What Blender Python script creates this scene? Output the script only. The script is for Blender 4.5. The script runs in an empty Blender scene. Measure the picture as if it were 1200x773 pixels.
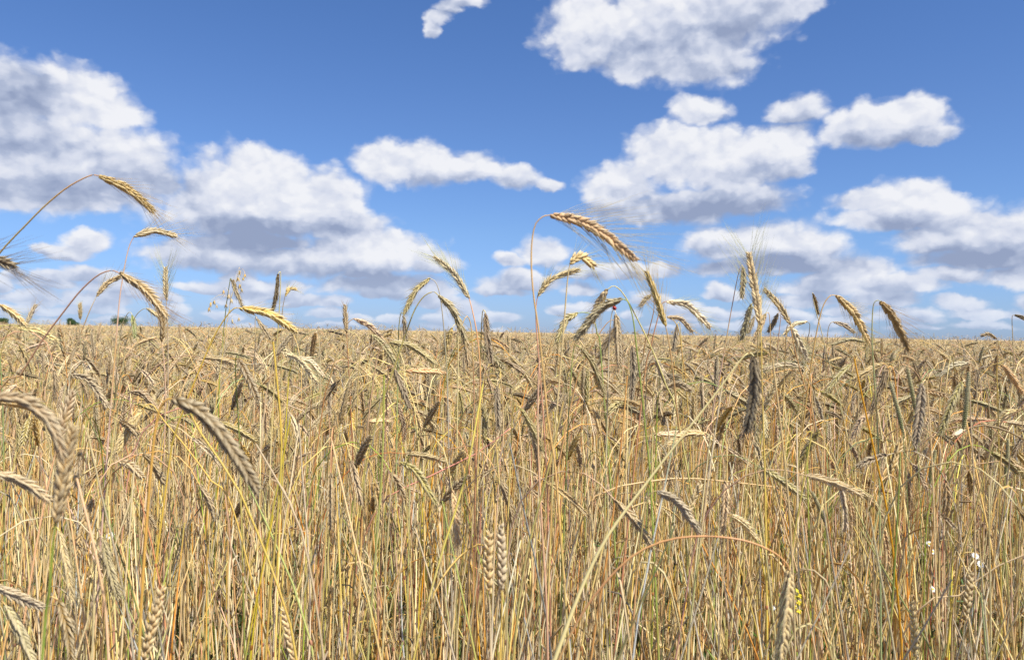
import bpy, math, random
import numpy as np
from mathutils import Vector, Matrix

S = bpy.context.scene
COL = S.collection
R = math.radians

# ------------------------------------------------------------------ camera
CAM_H = 1.42
FPX = 942.0                     # focal length in pixels of a 1200 px wide frame
ROLL = R(0.95)
PITCH = R(0.15)
cam_d = bpy.data.cameras.new('camera')
cam = bpy.data.objects.new('camera', cam_d)
COL.objects.link(cam)
cam_d.sensor_width = 36.0
cam_d.lens = FPX / 1200 * 36
cam_d.clip_start = 0.05
cam_d.clip_end = 6000
CM = Matrix.Translation((0, 0, CAM_H)) @ Matrix.Rotation(R(90) + PITCH, 4, 'X') @ Matrix.Rotation(ROLL, 4, 'Z')
cam.matrix_world = CM
cam_d.dof.use_dof = True
cam_d.dof.focus_distance = 2.3
cam_d.dof.aperture_fstop = 10.0
S.camera = cam
CR = np.array(CM.to_3x3())


def raydir(px, py):
    d = CR @ np.array([(px - 600) / FPX, -(py - 386.5) / FPX, -1.0])
    return d


def at(px, py, D):
    """point of the place seen at that spot of the photograph, D metres in front"""
    return np.array([0, 0, CAM_H]) + raydir(px, py) * D


# ------------------------------------------------------------------ light
SUN_EL, SUN_AZ = R(57), R(132)      # azimuth clockwise from +Y: to the right, a little behind the camera
sd = np.array([math.sin(SUN_AZ) * math.cos(SUN_EL), math.cos(SUN_AZ) * math.cos(SUN_EL), math.sin(SUN_EL)])
sun_d = bpy.data.lights.new('sun', 'SUN')
sun_d.energy = 5.0
sun_d.angle = R(0.53)
sun_d.color = (1.0, 0.95, 0.845)
sun = bpy.data.objects.new('sun', sun_d)
sun.rotation_euler = Vector(sd.tolist()).to_track_quat('Z', 'Y').to_euler()
COL.objects.link(sun)
S.view_settings.view_transform = 'Standard'
S.view_settings.look = 'None'
S.view_settings.exposure = 0.62
S.view_settings.gamma = 1.0
S.view_settings.use_curve_mapping = False


# ------------------------------------------------------------------ node helper
class NG:
    def __init__(s, tree):
        s.t = tree

    def n(s, typ, **kw):
        nd = s.t.nodes.new(typ)
        for k, v in kw.items():
            setattr(nd, k, v)
        return nd

    def put(s, sock, v):
        if hasattr(v, 'is_output'):
            s.t.links.new(v, sock)
        elif v is not None:
            sock.default_value = v

    def m(s, op, a, b=None, c=None, clamp=False):
        nd = s.n('ShaderNodeMath', operation=op)
        nd.use_clamp = clamp
        s.put(nd.inputs[0], a)
        if b is not None:
            s.put(nd.inputs[1], b)
        if c is not None:
            s.put(nd.inputs[2], c)
        return nd.outputs[0]

    def v(s, op, a, b=None, c=None):
        nd = s.n('ShaderNodeVectorMath', operation=op)
        s.put(nd.inputs[0], a)
        if b is not None:
            s.put(nd.inputs[1], b)
        if c is not None:
            s.put(nd.inputs[2], c)
        return nd.outputs['Value'] if op in ('LENGTH', 'DOT_PRODUCT') else nd.outputs[0]

    def noise(s, vec, scale, detail=6, rough=0.55, dist=0.0, dims='3D', w=None, out='Fac', lac=2.0):
        nd = s.n('ShaderNodeTexNoise', noise_dimensions=dims)
        if vec is not None:
            s.put(nd.inputs['Vector'], vec)
        nd.inputs['Scale'].default_value = scale
        nd.inputs['Detail'].default_value = detail
        nd.inputs['Roughness'].default_value = rough
        nd.inputs['Lacunarity'].default_value = lac
        nd.inputs['Distortion'].default_value = dist
        if w is not None:
            s.put(nd.inputs['W'], w)
        return nd.outputs[out]

    def rng(s, v, a, b, c=0.0, d=1.0, kind='SMOOTHSTEP'):
        nd = s.n('ShaderNodeMapRange', interpolation_type=kind)
        nd.clamp = True
        s.put(nd.inputs[0], v)
        for i, q in enumerate((a, b, c, d)):
            s.put(nd.inputs[i + 1], q)
        return nd.outputs[0]

    def mix(s, f, a, b, mode='MIX'):
        nd = s.n('ShaderNodeMix', data_type='RGBA', blend_type=mode)
        s.put(nd.inputs[0], f)
        s.put(nd.inputs[6], a)
        s.put(nd.inputs[7], b)
        return nd.outputs[2]

    def ramp(s, f, stops, interp='LINEAR'):
        nd = s.n('ShaderNodeValToRGB')
        cr = nd.color_ramp
        cr.interpolation = interp
        while len(cr.elements) < len(stops):
            cr.elements.new(0.5)
        for e, (p, c) in zip(cr.elements, stops):
            e.position = p
            e.color = (*c[:3], 1)
        s.put(nd.inputs[0], f)
        return nd.outputs[0]

    def xyz(s, x, y, z=0.0):
        nd = s.n('ShaderNodeCombineXYZ')
        s.put(nd.inputs[0], x)
        s.put(nd.inputs[1], y)
        s.put(nd.inputs[2], z)
        return nd.outputs[0]


def lin(r, g, b):
    f = lambda c: (c / 255 / 12.92) if c / 255 <= 0.04045 else ((c / 255 + 0.055) / 1.055) ** 2.4
    return (f(r), f(g), f(b))


# ------------------------------------------------------------------ sky with clouds
SKT = [(0.49, 0.68, 1.24), (0.62, 0.79, 1.13), (0.63, 0.80, 1.12), (0.56, 0.80, 1.15)]
def pa(px, py):
    d = raydir(px, py)
    d = d / np.linalg.norm(d)
    return math.atan2(d[0], d[1]), math.asin(d[2])


# cumulus lobes: centre and half width in photograph pixels, height up, height down, thickness
CL = [
    (14, 108, 60, 38, 30), (75, 115, 66, 36, 28), (118, 128, 46, 22, 18), (20, 165, 90, 40, 30), (95, 178, 88, 30, 24), (150, 190, 48, 34, 22),
    (40, 222, 110, 40, 24), (120, 222, 80, 30, 18), (188, 218, 26, 22, 14),
    (305, 225, 92, 46, 36), (252, 235, 58, 40, 28), (362, 236, 62, 40, 28), (298, 190, 34, 18, 16), (310, 258, 120, 26, 22), (408, 268, 52, 26, 20), (300, 286, 70, 14, 12),
    (235, 296, 66, 20, 14), (325, 306, 130, 20, 16), (435, 300, 76, 34, 18), (455, 336, 80, 18, 12), (300, 336, 56, 10, 8), (512, 312, 36, 16, 10),
    (500, 192, 58, 26, 22), (448, 188, 36, 24, 26), (550, 196, 42, 22, 18), (606, 210, 32, 16, 12), (640, 216, 18, 8, 7),
    (695, 42, 58, 54, 32), (765, 38, 80, 60, 36), (845, 22, 78, 48, 44), (915, 10, 46, 20, 16), (815, 72, 66, 24, 26), (690, 66, 36, 20, 16), (745, 72, 54, 24, 20),
    (790, 190, 56, 40, 34), (845, 196, 72, 40, 34), (735, 220, 54, 32, 24), (900, 182, 48, 32, 24), (825, 236, 96, 22, 22), (762, 246, 68, 20, 16), (928, 196, 28, 20, 14),
    (922, 160, 30, 20, 16), (818, 130, 30, 18, 14), (930, 132, 36, 17, 14),
    (1035, 150, 60, 24, 18), (1064, 138, 38, 22, 20), (1000, 156, 34, 12, 11), (1088, 158, 28, 10, 8),
    (1068, 238, 46, 28, 22), (1014, 236, 38, 15, 13), (1048, 254, 62, 16, 14), (1100, 236, 26, 16, 14),
    (1150, 276, 56, 32, 24), (1098, 284, 46, 20, 14), (1195, 282, 46, 36, 28), (1150, 304, 66, 16, 12), (1122, 324, 38, 11, 8), (1195, 326, 44, 16, 12),
    (885, 286, 76, 24, 22), (942, 296, 42, 24, 18), (845, 284, 46, 12, 12), (1003, 320, 38, 20, 14), (900, 314, 84, 14, 10), (960, 338, 54, 13, 9), (1050, 336, 50, 13, 9),
    (638, 299, 32, 20, 14), (598, 306, 22, 10, 8), (780, 318, 22, 12, 8), (692, 320, 40, 14, 10), (615, 333, 52, 12, 8),
    (104, 284, 20, 14, 9), (80, 296, 22, 9, 7), (52, 290, 14, 6, 5), (62, 324, 22, 8, 6), (45, 348, 26, 12, 7), (108, 350, 34, 12, 7), (150, 343, 38, 13, 8), (20, 322, 14, 6, 5),
    (542, 2, 24, 8, 7), (526, 10, 20, 9, 8), (513, 20, 17, 10, 9), (505, 34, 11, 9, 9),
]
# small puffs in rows towards the horizon
_r = random.Random(14)
for _row, (_y, _n, _sz) in enumerate([(318, 9, 1.0), (336, 15, 1.0), (351, 18, .85), (363, 19, .7), (373, 17, .5)]):
    for _i in range(_n):
        _x = -20 + 1240 * (_i + _r.uniform(-.35, .35)) / (_n - 1)
        CL.append((_x, _y + _x * .016 + _r.uniform(-6, 5), _r.uniform(16, 42) * _sz ** .5, _r.uniform(8, 14.4) * _sz, _r.uniform(4, 7) * _sz))
# shade painted on the cloud undersides: centre, half width, half height, strength
DK = [
    (16, 112, 46, 24, .8), (70, 222, 120, 20, .65), (20, 172, 70, 20, .45), (170, 212, 60, 16, .5), (300, 276, 96, 18, .95), (390, 270, 50, 14, .6),
    (330, 320, 130, 13, .6), (440, 326, 110, 14, .7), (470, 350, 80, 10, .7), (230, 306, 60, 12, .5), (520, 214, 70, 10, .55), (610, 221, 40, 8, .5),
    (790, 58, 120, 26, .45), (865, 34, 76, 30, .5), (860, 80, 50, 16, .45), (700, 76, 40, 12, .4), (820, 246, 120, 18, .9), (905, 208, 50, 16, .5), (745, 240, 60, 16, .5),
    (1045, 166, 66, 9, .6), (1068, 262, 62, 11, .7), (1155, 302, 80, 15, .9), (1195, 300, 50, 22, .6), (1095, 298, 44, 8, .5), (890, 312, 96, 12, .9), (950, 316, 50, 10, .6),
    (690, 332, 44, 8, .6), (640, 314, 36, 7, .4), (620, 345, 60, 8, .5), (960, 350, 60, 8, .6), (1050, 350, 60, 8, .6), (818, 140, 26, 7, .3), (930, 144, 34, 8, .35),
]


def macro_group(x0, x1):
    """F: lobe field of the clouds over (azimuth, elevation); U: strength of the shade painted under the clouds;
    only the lobes that reach the strip of sky between the azimuths of x0 and x1"""
    g = bpy.data.node_groups.new('cloud_lobes', 'ShaderNodeTree')
    g.interface.new_socket('P', in_out='INPUT', socket_type='NodeSocketVector')
    g.interface.new_socket('F', in_out='OUTPUT', socket_type='NodeSocketFloat')
    g.interface.new_socket('U', in_out='OUTPUT', socket_type='NodeSocketFloat')
    q = NG(g)
    gi = q.n('NodeGroupInput')
    go = q.n('NodeGroupOutput')
    P = gi.outputs[0]
    K = 1.2
    acc = None
    low = None
    for (x, y, rx, ru, rd) in CL:
        if x + rx * 2.1 + 40 < x0 or x - rx * 2.1 - 40 > x1:
            continue
        a, e = pa(x, y)
        sx, su, sdn = FPX / (rx * K), FPX / (ru * K), FPX / (rd * K)
        va = q.v('MULTIPLY_ADD', P, (sx, su, 0), (-a * sx, -e * su, 0))
        vb = q.v('MULTIPLY_ADD', P, (-sx, -sdn, 0), (a * sx, e * sdn, 0))
        L = q.v('LENGTH', q.v('MAXIMUM', va, vb))
        acc = L if acc is None else q.m('SMOOTH_MIN', acc, L, 0.12)
        if ru < 14.5:
            # shade painted under each small puff
            lb = q.v('LENGTH', q.v('MULTIPLY_ADD', P, (sx, su * 1.1, 0), (-a * sx, -(e - 0.75 * rd / FPX) * su * 1.1, 0)))
            d = q.m('MULTIPLY', q.m('SUBTRACT', 1.0, lb), 0.5)
            low = d if low is None else q.m('MAXIMUM', low, d)
    for (x, y, rx, ry, dp) in DK:
        if x + rx * 2.1 + 40 < x0 or x - rx * 2.1 - 40 > x1:
            continue
        a, e = pa(x, y)
        sx, sy = FPX / (rx * 1.45), FPX / (ry * 1.6)
        L = q.v('LENGTH', q.v('MULTIPLY_ADD', P, (sx, sy, 0), (-a * sx, -e * sy, 0)))
        d = q.m('MULTIPLY', q.m('SUBTRACT', 1.0, L), dp)
        low = d if low is None else q.m('SMOOTH_MAX', low, d, 0.25)
    g.links.new(q.m('SUBTRACT', 1.0, acc), go.inputs[0])
    if low is None:
        go.inputs[1].default_value = 0.0
    else:
        g.links.new(q.m('MAXIMUM', low, 0.0), go.inputs[1])
    return g


world = bpy.data.worlds.new('World')
S.world = world
world.use_nodes = True
wt = world.node_tree
wt.nodes.clear()
w = NG(wt)
tc = w.n('ShaderNodeTexCoord').outputs['Generated']
sep = w.n('ShaderNodeSeparateXYZ')
wt.links.new(tc, sep.inputs[0])
az = w.m('ARCTAN2', sep.outputs[0], sep.outputs[1])
el = w.m('ARCSINE', sep.outputs[2])
P0 = w.xyz(az, el)
# domain warp: ragged cauliflower outlines, flatter towards the horizon
Pn = w.v('MULTIPLY', P0, (1.0, 1.5, 1.0))
wa = w.noise(Pn, 9.0, 2, 0.5, out='Color')
wb = w.noise(Pn, 34.0, 7, 0.62, out='Color')
warp = w.v('ADD', w.v('MULTIPLY', w.v('SUBTRACT', wa, (.5, .5, .5)), (0.026, 0.018, 0)),
           w.v('MULTIPLY', w.v('SUBTRACT', wb, (.5, .5, .5)), (0.020, 0.016, 0)))
P1 = w.v('ADD', P0, warp)
# flat sheet of small fair-weather clouds towards the horizon and outside the lobes
zc = w.m('MAXIMUM', sep.outputs[2], 0.0)
inv = w.m('DIVIDE', 1.0, w.m('ADD', zc, 0.035))
Q = w.xyz(w.m('MULTIPLY', sep.outputs[0], inv), w.m('MULTIPLY', sep.outputs[1], inv))
far_n = w.noise(Q, 0.62, 8, 0.6, 0.3)
hz = w.rng(sep.outputs[2], 0.005, 0.12, 1.0, 0.0)
side = w.rng(w.m('ABSOLUTE', az), 0.75, 1.1, 0.0, 1.0)
gen = w.m('ADD', w.m('MULTIPLY', w.m('SUBTRACT', far_n, 0.50), 4.2), w.m('MULTIPLY_ADD', w.m('MAXIMUM', hz, side), 0.75, -0.85))


def fine(Pv):
    b = w.v('MULTIPLY', Pv, (1, 1.35, 1))
    n1 = w.noise(b, 14, 8, 0.56)
    vo = w.n('ShaderNodeTexVoronoi', feature='SMOOTH_F1', voronoi_dimensions='2D')
    w.put(vo.inputs['Vector'], b)
    vo.inputs['Scale'].default_value = 24
    vo.inputs['Detail'].default_value = 2.0
    vo.inputs['Roughness'].default_value = 0.55
    vo.inputs['Smoothness'].default_value = 0.35
    return w.m('MULTIPLY_ADD', vo.outputs['Distance'], -0.26, w.m('MULTIPLY_ADD', n1, 0.85, 0.19))


N0 = fine(P1)
N1 = fine(w.v('ADD', P1, (0.004, 0.010, 0)))
N2 = fine(w.v('ADD', P1, (0.010, 0.034, 0)))
sky = w.n('ShaderNodeTexSky')
sky.sky_type = 'NISHITA'
sky.sun_disc = False
sky.sun_elevation = SUN_EL
sky.sun_rotation = SUN_AZ
sky.altitude = 200
sky.air_density = 1.0
sky.dust_density = 0.3
sky.ozone_density = 3.0
SKY_STR = 0.077
skyc = w.mix(1.0, sky.outputs[0], w.ramp(sep.outputs[2], [(0.0, SKT[0]), (0.12, SKT[1]), (0.25, SKT[2]), (0.5, SKT[3])]), 'MULTIPLY')


def cloud_leaf(F0, F1):
    """background shader of one strip of sky: lobes (F0 here, F1 the painted underside shade) and the sheet of small clouds"""
    if F0 is None:
        base, dark = gen, w.m('MULTIPLY', w.rng(gen, 0.1, 1.2), 0.5)
    else:
        base, dark = F0, F1
    dens = w.m('MULTIPLY_ADD', base, 1.7, w.m('MULTIPLY_ADD', N0, 1.9, -0.80))
    mask = w.rng(dens, -0.10, 0.66)
    lit = w.m('MULTIPLY_ADD', w.m('MULTIPLY', dark, w.m('MULTIPLY_ADD', N2, 0.6, 0.72)), -1.15, 0.80)
    lit = w.m('ADD', lit, w.m('ADD', w.m('MULTIPLY', w.m('SUBTRACT', N0, N1), 0.95), w.m('MULTIPLY', w.m('SUBTRACT', N0, N2), 0.38)))  # sunlit and shaded sides of the billows put into the cloud colour
    # thin rims let the blue through and are less bright
    lit = w.m('MULTIPLY_ADD', w.rng(dens, 0.0, 0.8, 0.10, 0.0), -1.0, lit)
    shade = w.ramp(lit, [(0.08, (0.20, 0.24, 0.35)), (0.36, (0.30, 0.34, 0.445)), (0.60, (0.45, 0.475, 0.55)), (0.90, (0.585, 0.59, 0.615))])
    cl_b = w.v('MULTIPLY', shade, (1 / SKY_STR,) * 3)
    # haze painted into the colour of the low clouds
    dist_f = w.rng(sep.outputs[2], 0.0, 0.09, 0.42, 0.0)
    cl_c = w.mix(dist_f, cl_b, tuple(c / SKY_STR for c in (0.40, 0.47, 0.60)) + (1,))
    mk_ = w.m('MULTIPLY', mask, w.rng(sep.outputs[2], -0.01, 0.035, 0.6, 0.97))
    bg = w.n('ShaderNodeBackground')
    w.put(bg.inputs[0], w.mix(mk_, skyc, cl_c))
    bg.inputs[1].default_value = SKY_STR
    return bg.outputs[0]


def choose(f, a, b):
    nd = w.n('ShaderNodeMixShader')
    w.put(nd.inputs[0], f)
    wt.links.new(a, nd.inputs[1])
    wt.links.new(b, nd.inputs[2])
    return nd.outputs[0]


cuts = [-400, 170, 330, 480, 640, 790, 930, 1060, 1600]
leaves = []
for x0, x1 in zip(cuts[:-1], cuts[1:]):
    nd = w.n('ShaderNodeGroup')
    nd.node_tree = macro_group(x0, x1)
    w.put(nd.inputs[0], P1)
    leaves.append(cloud_leaf(nd.outputs[0], nd.outputs[1]))
inner = list(cuts[1:-1])


def tree(lo, hi):
    if hi - lo == 1:
        return leaves[lo]
    mid = (lo + hi) // 2
    return choose(w.m('GREATER_THAN', az, pa(cuts[mid], 200)[0]), tree(lo, mid), tree(mid, hi))


ahead = tree(0, len(leaves))
plain = w.n('ShaderNodeBackground')
w.put(plain.inputs[0], skyc)
plain.inputs[1].default_value = SKY_STR
world_sh = choose(w.m('GREATER_THAN', w.m('ABSOLUTE', az), 0.80), ahead, cloud_leaf(None, None))
world_sh = choose(w.m('LESS_THAN', el, -0.02), world_sh, plain.outputs[0])
world.cycles.sampling_method = 'MANUAL'
world.cycles.sample_map_resolution = 256
wo = w.n('ShaderNodeOutputWorld')
wt.links.new(world_sh, wo.inputs[0])

# ------------------------------------------------------------------ materials
def material(name, rough=0.6, spec=0.35):
    m = bpy.data.materials.new(name)
    m.use_nodes = True
    t = m.node_tree
    t.nodes.clear()
    q = NG(t)
    b = q.n('ShaderNodeBsdfPrincipled')
    b.inputs['Roughness'].default_value = rough
    b.inputs['Specular IOR Level'].default_value = spec
    o = q.n('ShaderNodeOutputMaterial')
    t.links.new(b.outputs[0], o.inputs[0])
    return m, q, b, o


def attr(q, name):
    nd = q.n('ShaderNodeAttribute')
    nd.attribute_name = name
    return nd


def jitter(q, col, hue=0.012, sat=0.25, val=0.3):
    rnd = q.n('ShaderNodeObjectInfo').outputs['Random']
    wn = q.n('ShaderNodeTexWhiteNoise', noise_dimensions='1D')
    q.put(wn.inputs['W'], q.m('MULTIPLY', rnd, 913.7))
    sp = q.n('ShaderNodeSeparateColor')
    q.put(sp.inputs[0], wn.outputs['Color'])
    h = q.n('ShaderNodeHueSaturation')
    q.put(h.inputs['Hue'], q.m('MULTIPLY_ADD', sp.outputs[0], 2 * hue, 0.5 - hue))
    q.put(h.inputs['Saturation'], q.m('MULTIPLY_ADD', sp.outputs[1], 2 * sat, 0.90 - sat))
    q.put(h.inputs['Value'], q.m('MULTIPLY_ADD', sp.outputs[2], 2 * val, 1 - val))
    q.put(h.inputs['Color'], col)
    return h.outputs[0], rnd, sp


def plant_mat(name, kind):
    m, q, b, o = material(name, {'ear': 0.55, 'stem': 0.42, 'leaf': 0.5, 'awn': 0.45, 'plain': 0.4}[kind], 0.4)
    tint = attr(q, 'tint').outputs['Color']
    u = attr(q, 'along').outputs['Fac']
    oc = q.n('ShaderNodeTexCoord').outputs['Object']
    if kind == 'ear':
        c, rnd, sp = jitter(q, tint, 0.010, 0.2, 0.22)
        pale = q.mix(0.6, c, (0.78, 0.66, 0.43, 1))
        edge = q.rng(u, 0.15, 0.8, 0.0, 0.9)
        c = q.mix(edge, c, pale)
        nz = q.noise(oc, 260, 3, 0.6)
        c = q.mix(q.rng(nz, 0.45, 0.75, 0.0, 0.55), c, q.mix(0.6, c, (0.16, 0.115, 0.065, 1)))
        fine_n = q.noise(q.v('MULTIPLY', oc, (1, 1, 1)), 1600, 2, 0.5)
        bp = q.n('ShaderNodeBump')
        bp.inputs['Strength'].default_value = 0.35
        bp.inputs['Distance'].default_value = 0.0006
        q.put(bp.inputs['Height'], fine_n)
        q.put(b.inputs['Normal'], bp.outputs[0])
    elif kind == 'stem':
        c, rnd, sp = jitter(q, tint, 0.02, 0.25, 0.25)
        z = q.n('ShaderNodeSeparateXYZ')
        q.put(z.inputs[0], oc)
        zz = q.xyz(0.0, 0.0, z.outputs[2])
        n1 = q.noise(zz, 3.3, 2, 0.5, dims='4D', w=q.m('MULTIPLY', rnd, 71.0))
        n2 = q.noise(zz, 2.1, 1, 0.5, dims='4D', w=q.m('MULTIPLY_ADD', rnd, 37.0, 9.0))
        alt = q.ramp(n2, [(0.30, lin(232, 214, 168)), (0.42, lin(228, 200, 116)), (0.50, lin(218, 168, 94)), (0.58, lin(164, 172, 92)), (0.68, lin(206, 186, 146))])
        c = q.mix(q.rng(n1, 0.47, 0.66, 0.0, 0.8), c, alt)
        sk = q.noise(q.v('MULTIPLY', oc, (900, 900, 14)), 1.0, 2, 0.6)
        c = q.mix(q.rng(sk, 0.45, 0.8, 0.0, 0.4), c, q.mix(0.5, c, (0.20, 0.145, 0.085, 1)))
    elif kind in ('leaf', 'plain'):
        c, rnd, sp = jitter(q, tint, 0.015, 0.25, 0.3)
        sk = q.noise(q.v('MULTIPLY', oc, (300, 300, 20)), 1.0, 3, 0.6)
        c = q.mix(q.rng(sk, 0.35, 0.75, 0.0, 0.5 if kind == 'leaf' else 0.2), c, q.mix(0.5, c, (0.2, 0.15, 0.08, 1)))
    else:
        c = tint
    q.put(b.inputs['Base Color'], c)
    if kind in ('leaf', 'awn', 'ear'):
        tr = q.n('ShaderNodeBsdfTranslucent')
        q.put(tr.inputs[0], c)
        mx = q.n('ShaderNodeMixShader')
        mx.inputs[0].default_value = {'leaf': 0.35, 'awn': 0.3, 'ear': 0.12}[kind]
        q.t.links.new(b.outputs[0], mx.inputs[1])
        q.t.links.new(tr.outputs[0], mx.inputs[2])
        q.t.links.new(mx.outputs[0], o.inputs[0])
    return m


M_STEM = plant_mat('straw_stem', 'stem')
M_EAR = plant_mat('ear_husk', 'ear')
M_AWN = plant_mat('awn_bristle', 'awn')
M_LEAF = plant_mat('dry_leaf', 'leaf')
M_PLAIN = plant_mat('bleached_straw', 'plain')
MATS = [M_STEM, M_EAR, M_AWN, M_LEAF, M_PLAIN]


# ------------------------------------------------------------------ mesh builder
class MB:
    def __init__(s):
        s.v, s.f, s.mi, s.c, s.u = [], [], [], [], []
        s.n = 0

    def add(s, V, F, mat, col, u=None):
        V = np.asarray(V, float)
        F = np.asarray(F, int)
        s.v.append(V)
        s.f.append(F + s.n)
        s.mi.append(np.full(len(F), mat))
        c = np.asarray(col, float)
        if c.ndim == 1:
            c = np.tile(c[:3], (len(V), 1))
        s.c.append(c)
        s.u.append(np.zeros(len(V)) if u is None else np.asarray(u, float))
        s.n += len(V)

    def mesh(s, name, mats):
        V = np.concatenate(s.v)
        F = np.concatenate(s.f)
        mi = np.concatenate(s.mi)
        me = bpy.data.meshes.new(name)
        me.vertices.add(len(V))
        me.vertices.foreach_set('co', V.ravel())
        me.loops.add(len(F) * 3)
        me.loops.foreach_set('vertex_index', F.ravel().astype(np.int32))
        me.polygons.add(len(F))
        me.polygons.foreach_set('loop_start', (np.arange(len(F)) * 3).astype(np.int32))
        used = sorted(set(mi.tolist()))
        for k in used:
            me.materials.append(mats[k])
        rm = np.zeros(max(used) + 1, int)
        for i, k in enumerate(used):
            rm[k] = i
        me.polygons.foreach_set('material_index', rm[mi].astype(np.int32))
        me.polygons.foreach_set('use_smooth', np.ones(len(F), bool))
        me.update(calc_edges=True)
        a = me.attributes.new('tint', 'FLOAT_COLOR', 'POINT')
        c4 = np.ones((len(V), 4))
        c4[:, :3] = np.concatenate(s.c)
        a.data.foreach_set('color', c4.ravel())
        a = me.attributes.new('along', 'FLOAT', 'POINT')
        a.data.foreach_set('value', np.concatenate(s.u))
        return me

    def build(s, name, parent=None, mats=None, link=True):
        o = bpy.data.objects.new(name, s.mesh(name, mats or MATS))
        if link:
            COL.objects.link(o)
        if parent:
            o.parent = parent
        return o


def empty(name, loc=(0, 0, 0)):
    o = bpy.data.objects.new(name, None)
    o.empty_display_size = 0.05
    o.location = loc
    COL.objects.link(o)
    return o


def tag(o, label=None, cat=None, group=None, kind=None):
    if label:
        o['label'] = label
    if cat:
        o['category'] = cat
    if group:
        o['group'] = group
    if kind:
        o['kind'] = kind
    return o


def spline(P, n, g=1.0):
    """Catmull-Rom through the points, n samples evenly spaced by length"""
    P = np.asarray(P, float)
    if len(P) == 2:
        t = np.linspace(0, 1, n)[:, None]
        return P[0] * (1 - t) + P[1] * t
    Q = np.vstack([2 * P[0] - P[1], P, 2 * P[-1] - P[-2]])
    out = []
    for i in range(1, len(Q) - 2):
        p0, p1, p2, p3 = Q[i - 1:i + 3]
        t = np.linspace(0, 1, 14, endpoint=False)[:, None]
        out.append(0.5 * (2 * p1 + (p2 - p0) * t + (2 * p0 - 5 * p1 + 4 * p2 - p3) * t ** 2 + (3 * p1 - p0 - 3 * p2 + p3) * t ** 3))
    out.append(Q[-2][None])
    C = np.vstack(out)
    L = np.r_[0, np.cumsum(np.linalg.norm(np.diff(C, axis=0), axis=1))]
    s = np.linspace(0, 1, n) ** g * L[-1]
    return np.stack([np.interp(s, L, C[:, k]) for k in range(3)], 1)


def nrm(a):
    return a / np.maximum(np.linalg.norm(a, axis=-1, keepdims=True), 1e-9)


def frames(C, ref):
    T = nrm(np.gradient(C, axis=0))
    Sv = ref - (T @ ref)[:, None] * T
    Sv = nrm(Sv)
    N = np.cross(T, Sv)
    return T, Sv, N


def tube(mb, P, rad, k, mat, col, cap=True):
    P = np.asarray(P, float)
    n = len(P)
    rad = np.broadcast_to(rad, (n,))
    d = nrm(P[-1] - P[0])
    ref = np.array([1.0, 0, 0]) if abs(d[0]) < 0.8 else np.array([0, 1.0, 0])
    T, Sv, N = frames(P, ref)
    a = np.arange(k) * 2 * math.pi / k
    V = P[:, None] + rad[:, None, None] * (np.cos(a)[None, :, None] * Sv[:, None] + np.sin(a)[None, :, None] * N[:, None])
    V = V.reshape(-1, 3)
    i = np.arange(n - 1)[:, None] * k
    j = np.arange(k)[None]
    j2 = (j + 1) % k
    q0, q1, q2, q3 = i + j, i + j2, i + k + j2, i + k + j
    F = np.concatenate([np.stack([q0, q1, q2], -1).reshape(-1, 3), np.stack([q0, q2, q3], -1).reshape(-1, 3)])
    u = np.repeat(np.linspace(0, 1, n), k)
    c = np.asarray(col, float)
    if c.ndim == 2:
        c = np.repeat(c, k, 0)
    mb.add(V, F, mat, c, u)


def floret_tpl(k, rings):
    V, U = [], []
    for (z, r) in rings:
        for j in range(k):
            a = 2 * math.pi * j / k
            V.append((math.cos(a) * r, math.sin(a) * r * 0.72 + 0.10 * math.sin(z * math.pi), z))
            U.append(z)
    V.append((0, 0, 1.0))
    U.append(1.0)
    F = []
    n = len(rings)
    for i in range(n - 1):
        for j in range(k):
            a, b = i * k + j, i * k + (j + 1) % k
            F += [(a, b, b + k), (a, b + k, a + k)]
    for j in range(k):
        F.append(((n - 1) * k + j, (n - 1) * k + (j + 1) % k, n * k))
    return np.array(V, float), np.array(F), np.array(U)


TPL = {
    'hero': floret_tpl(6, [(0, .35), (.12, .8), (.30, 1.0), (.5, .84), (.70, .50), (.87, .20)]),
    'mid': floret_tpl(5, [(0, .4), (.2, .98), (.48, .85), (.76, .35)]),
    'low': floret_tpl(3, [(0, .5), (.4, 1.1)]),
}


def place(mb, tpl, O, X, Y, Z, wd, ln, mat, col):
    V, F, U = tpl
    n = len(O)
    W = O[:, None] + V[None, :, 0:1] * (X * wd[:, None])[:, None] + V[None, :, 1:2] * (Y * wd[:, None])[:, None] + V[None, :, 2:3] * (Z * ln[:, None])[:, None]
    FF = F[None] + (np.arange(n) * len(V))[:, None, None]
    c = np.repeat(col, len(V), 0)
    mb.add(W.reshape(-1, 3), FF.reshape(-1, 3), mat, c, np.tile(U, n))


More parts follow.
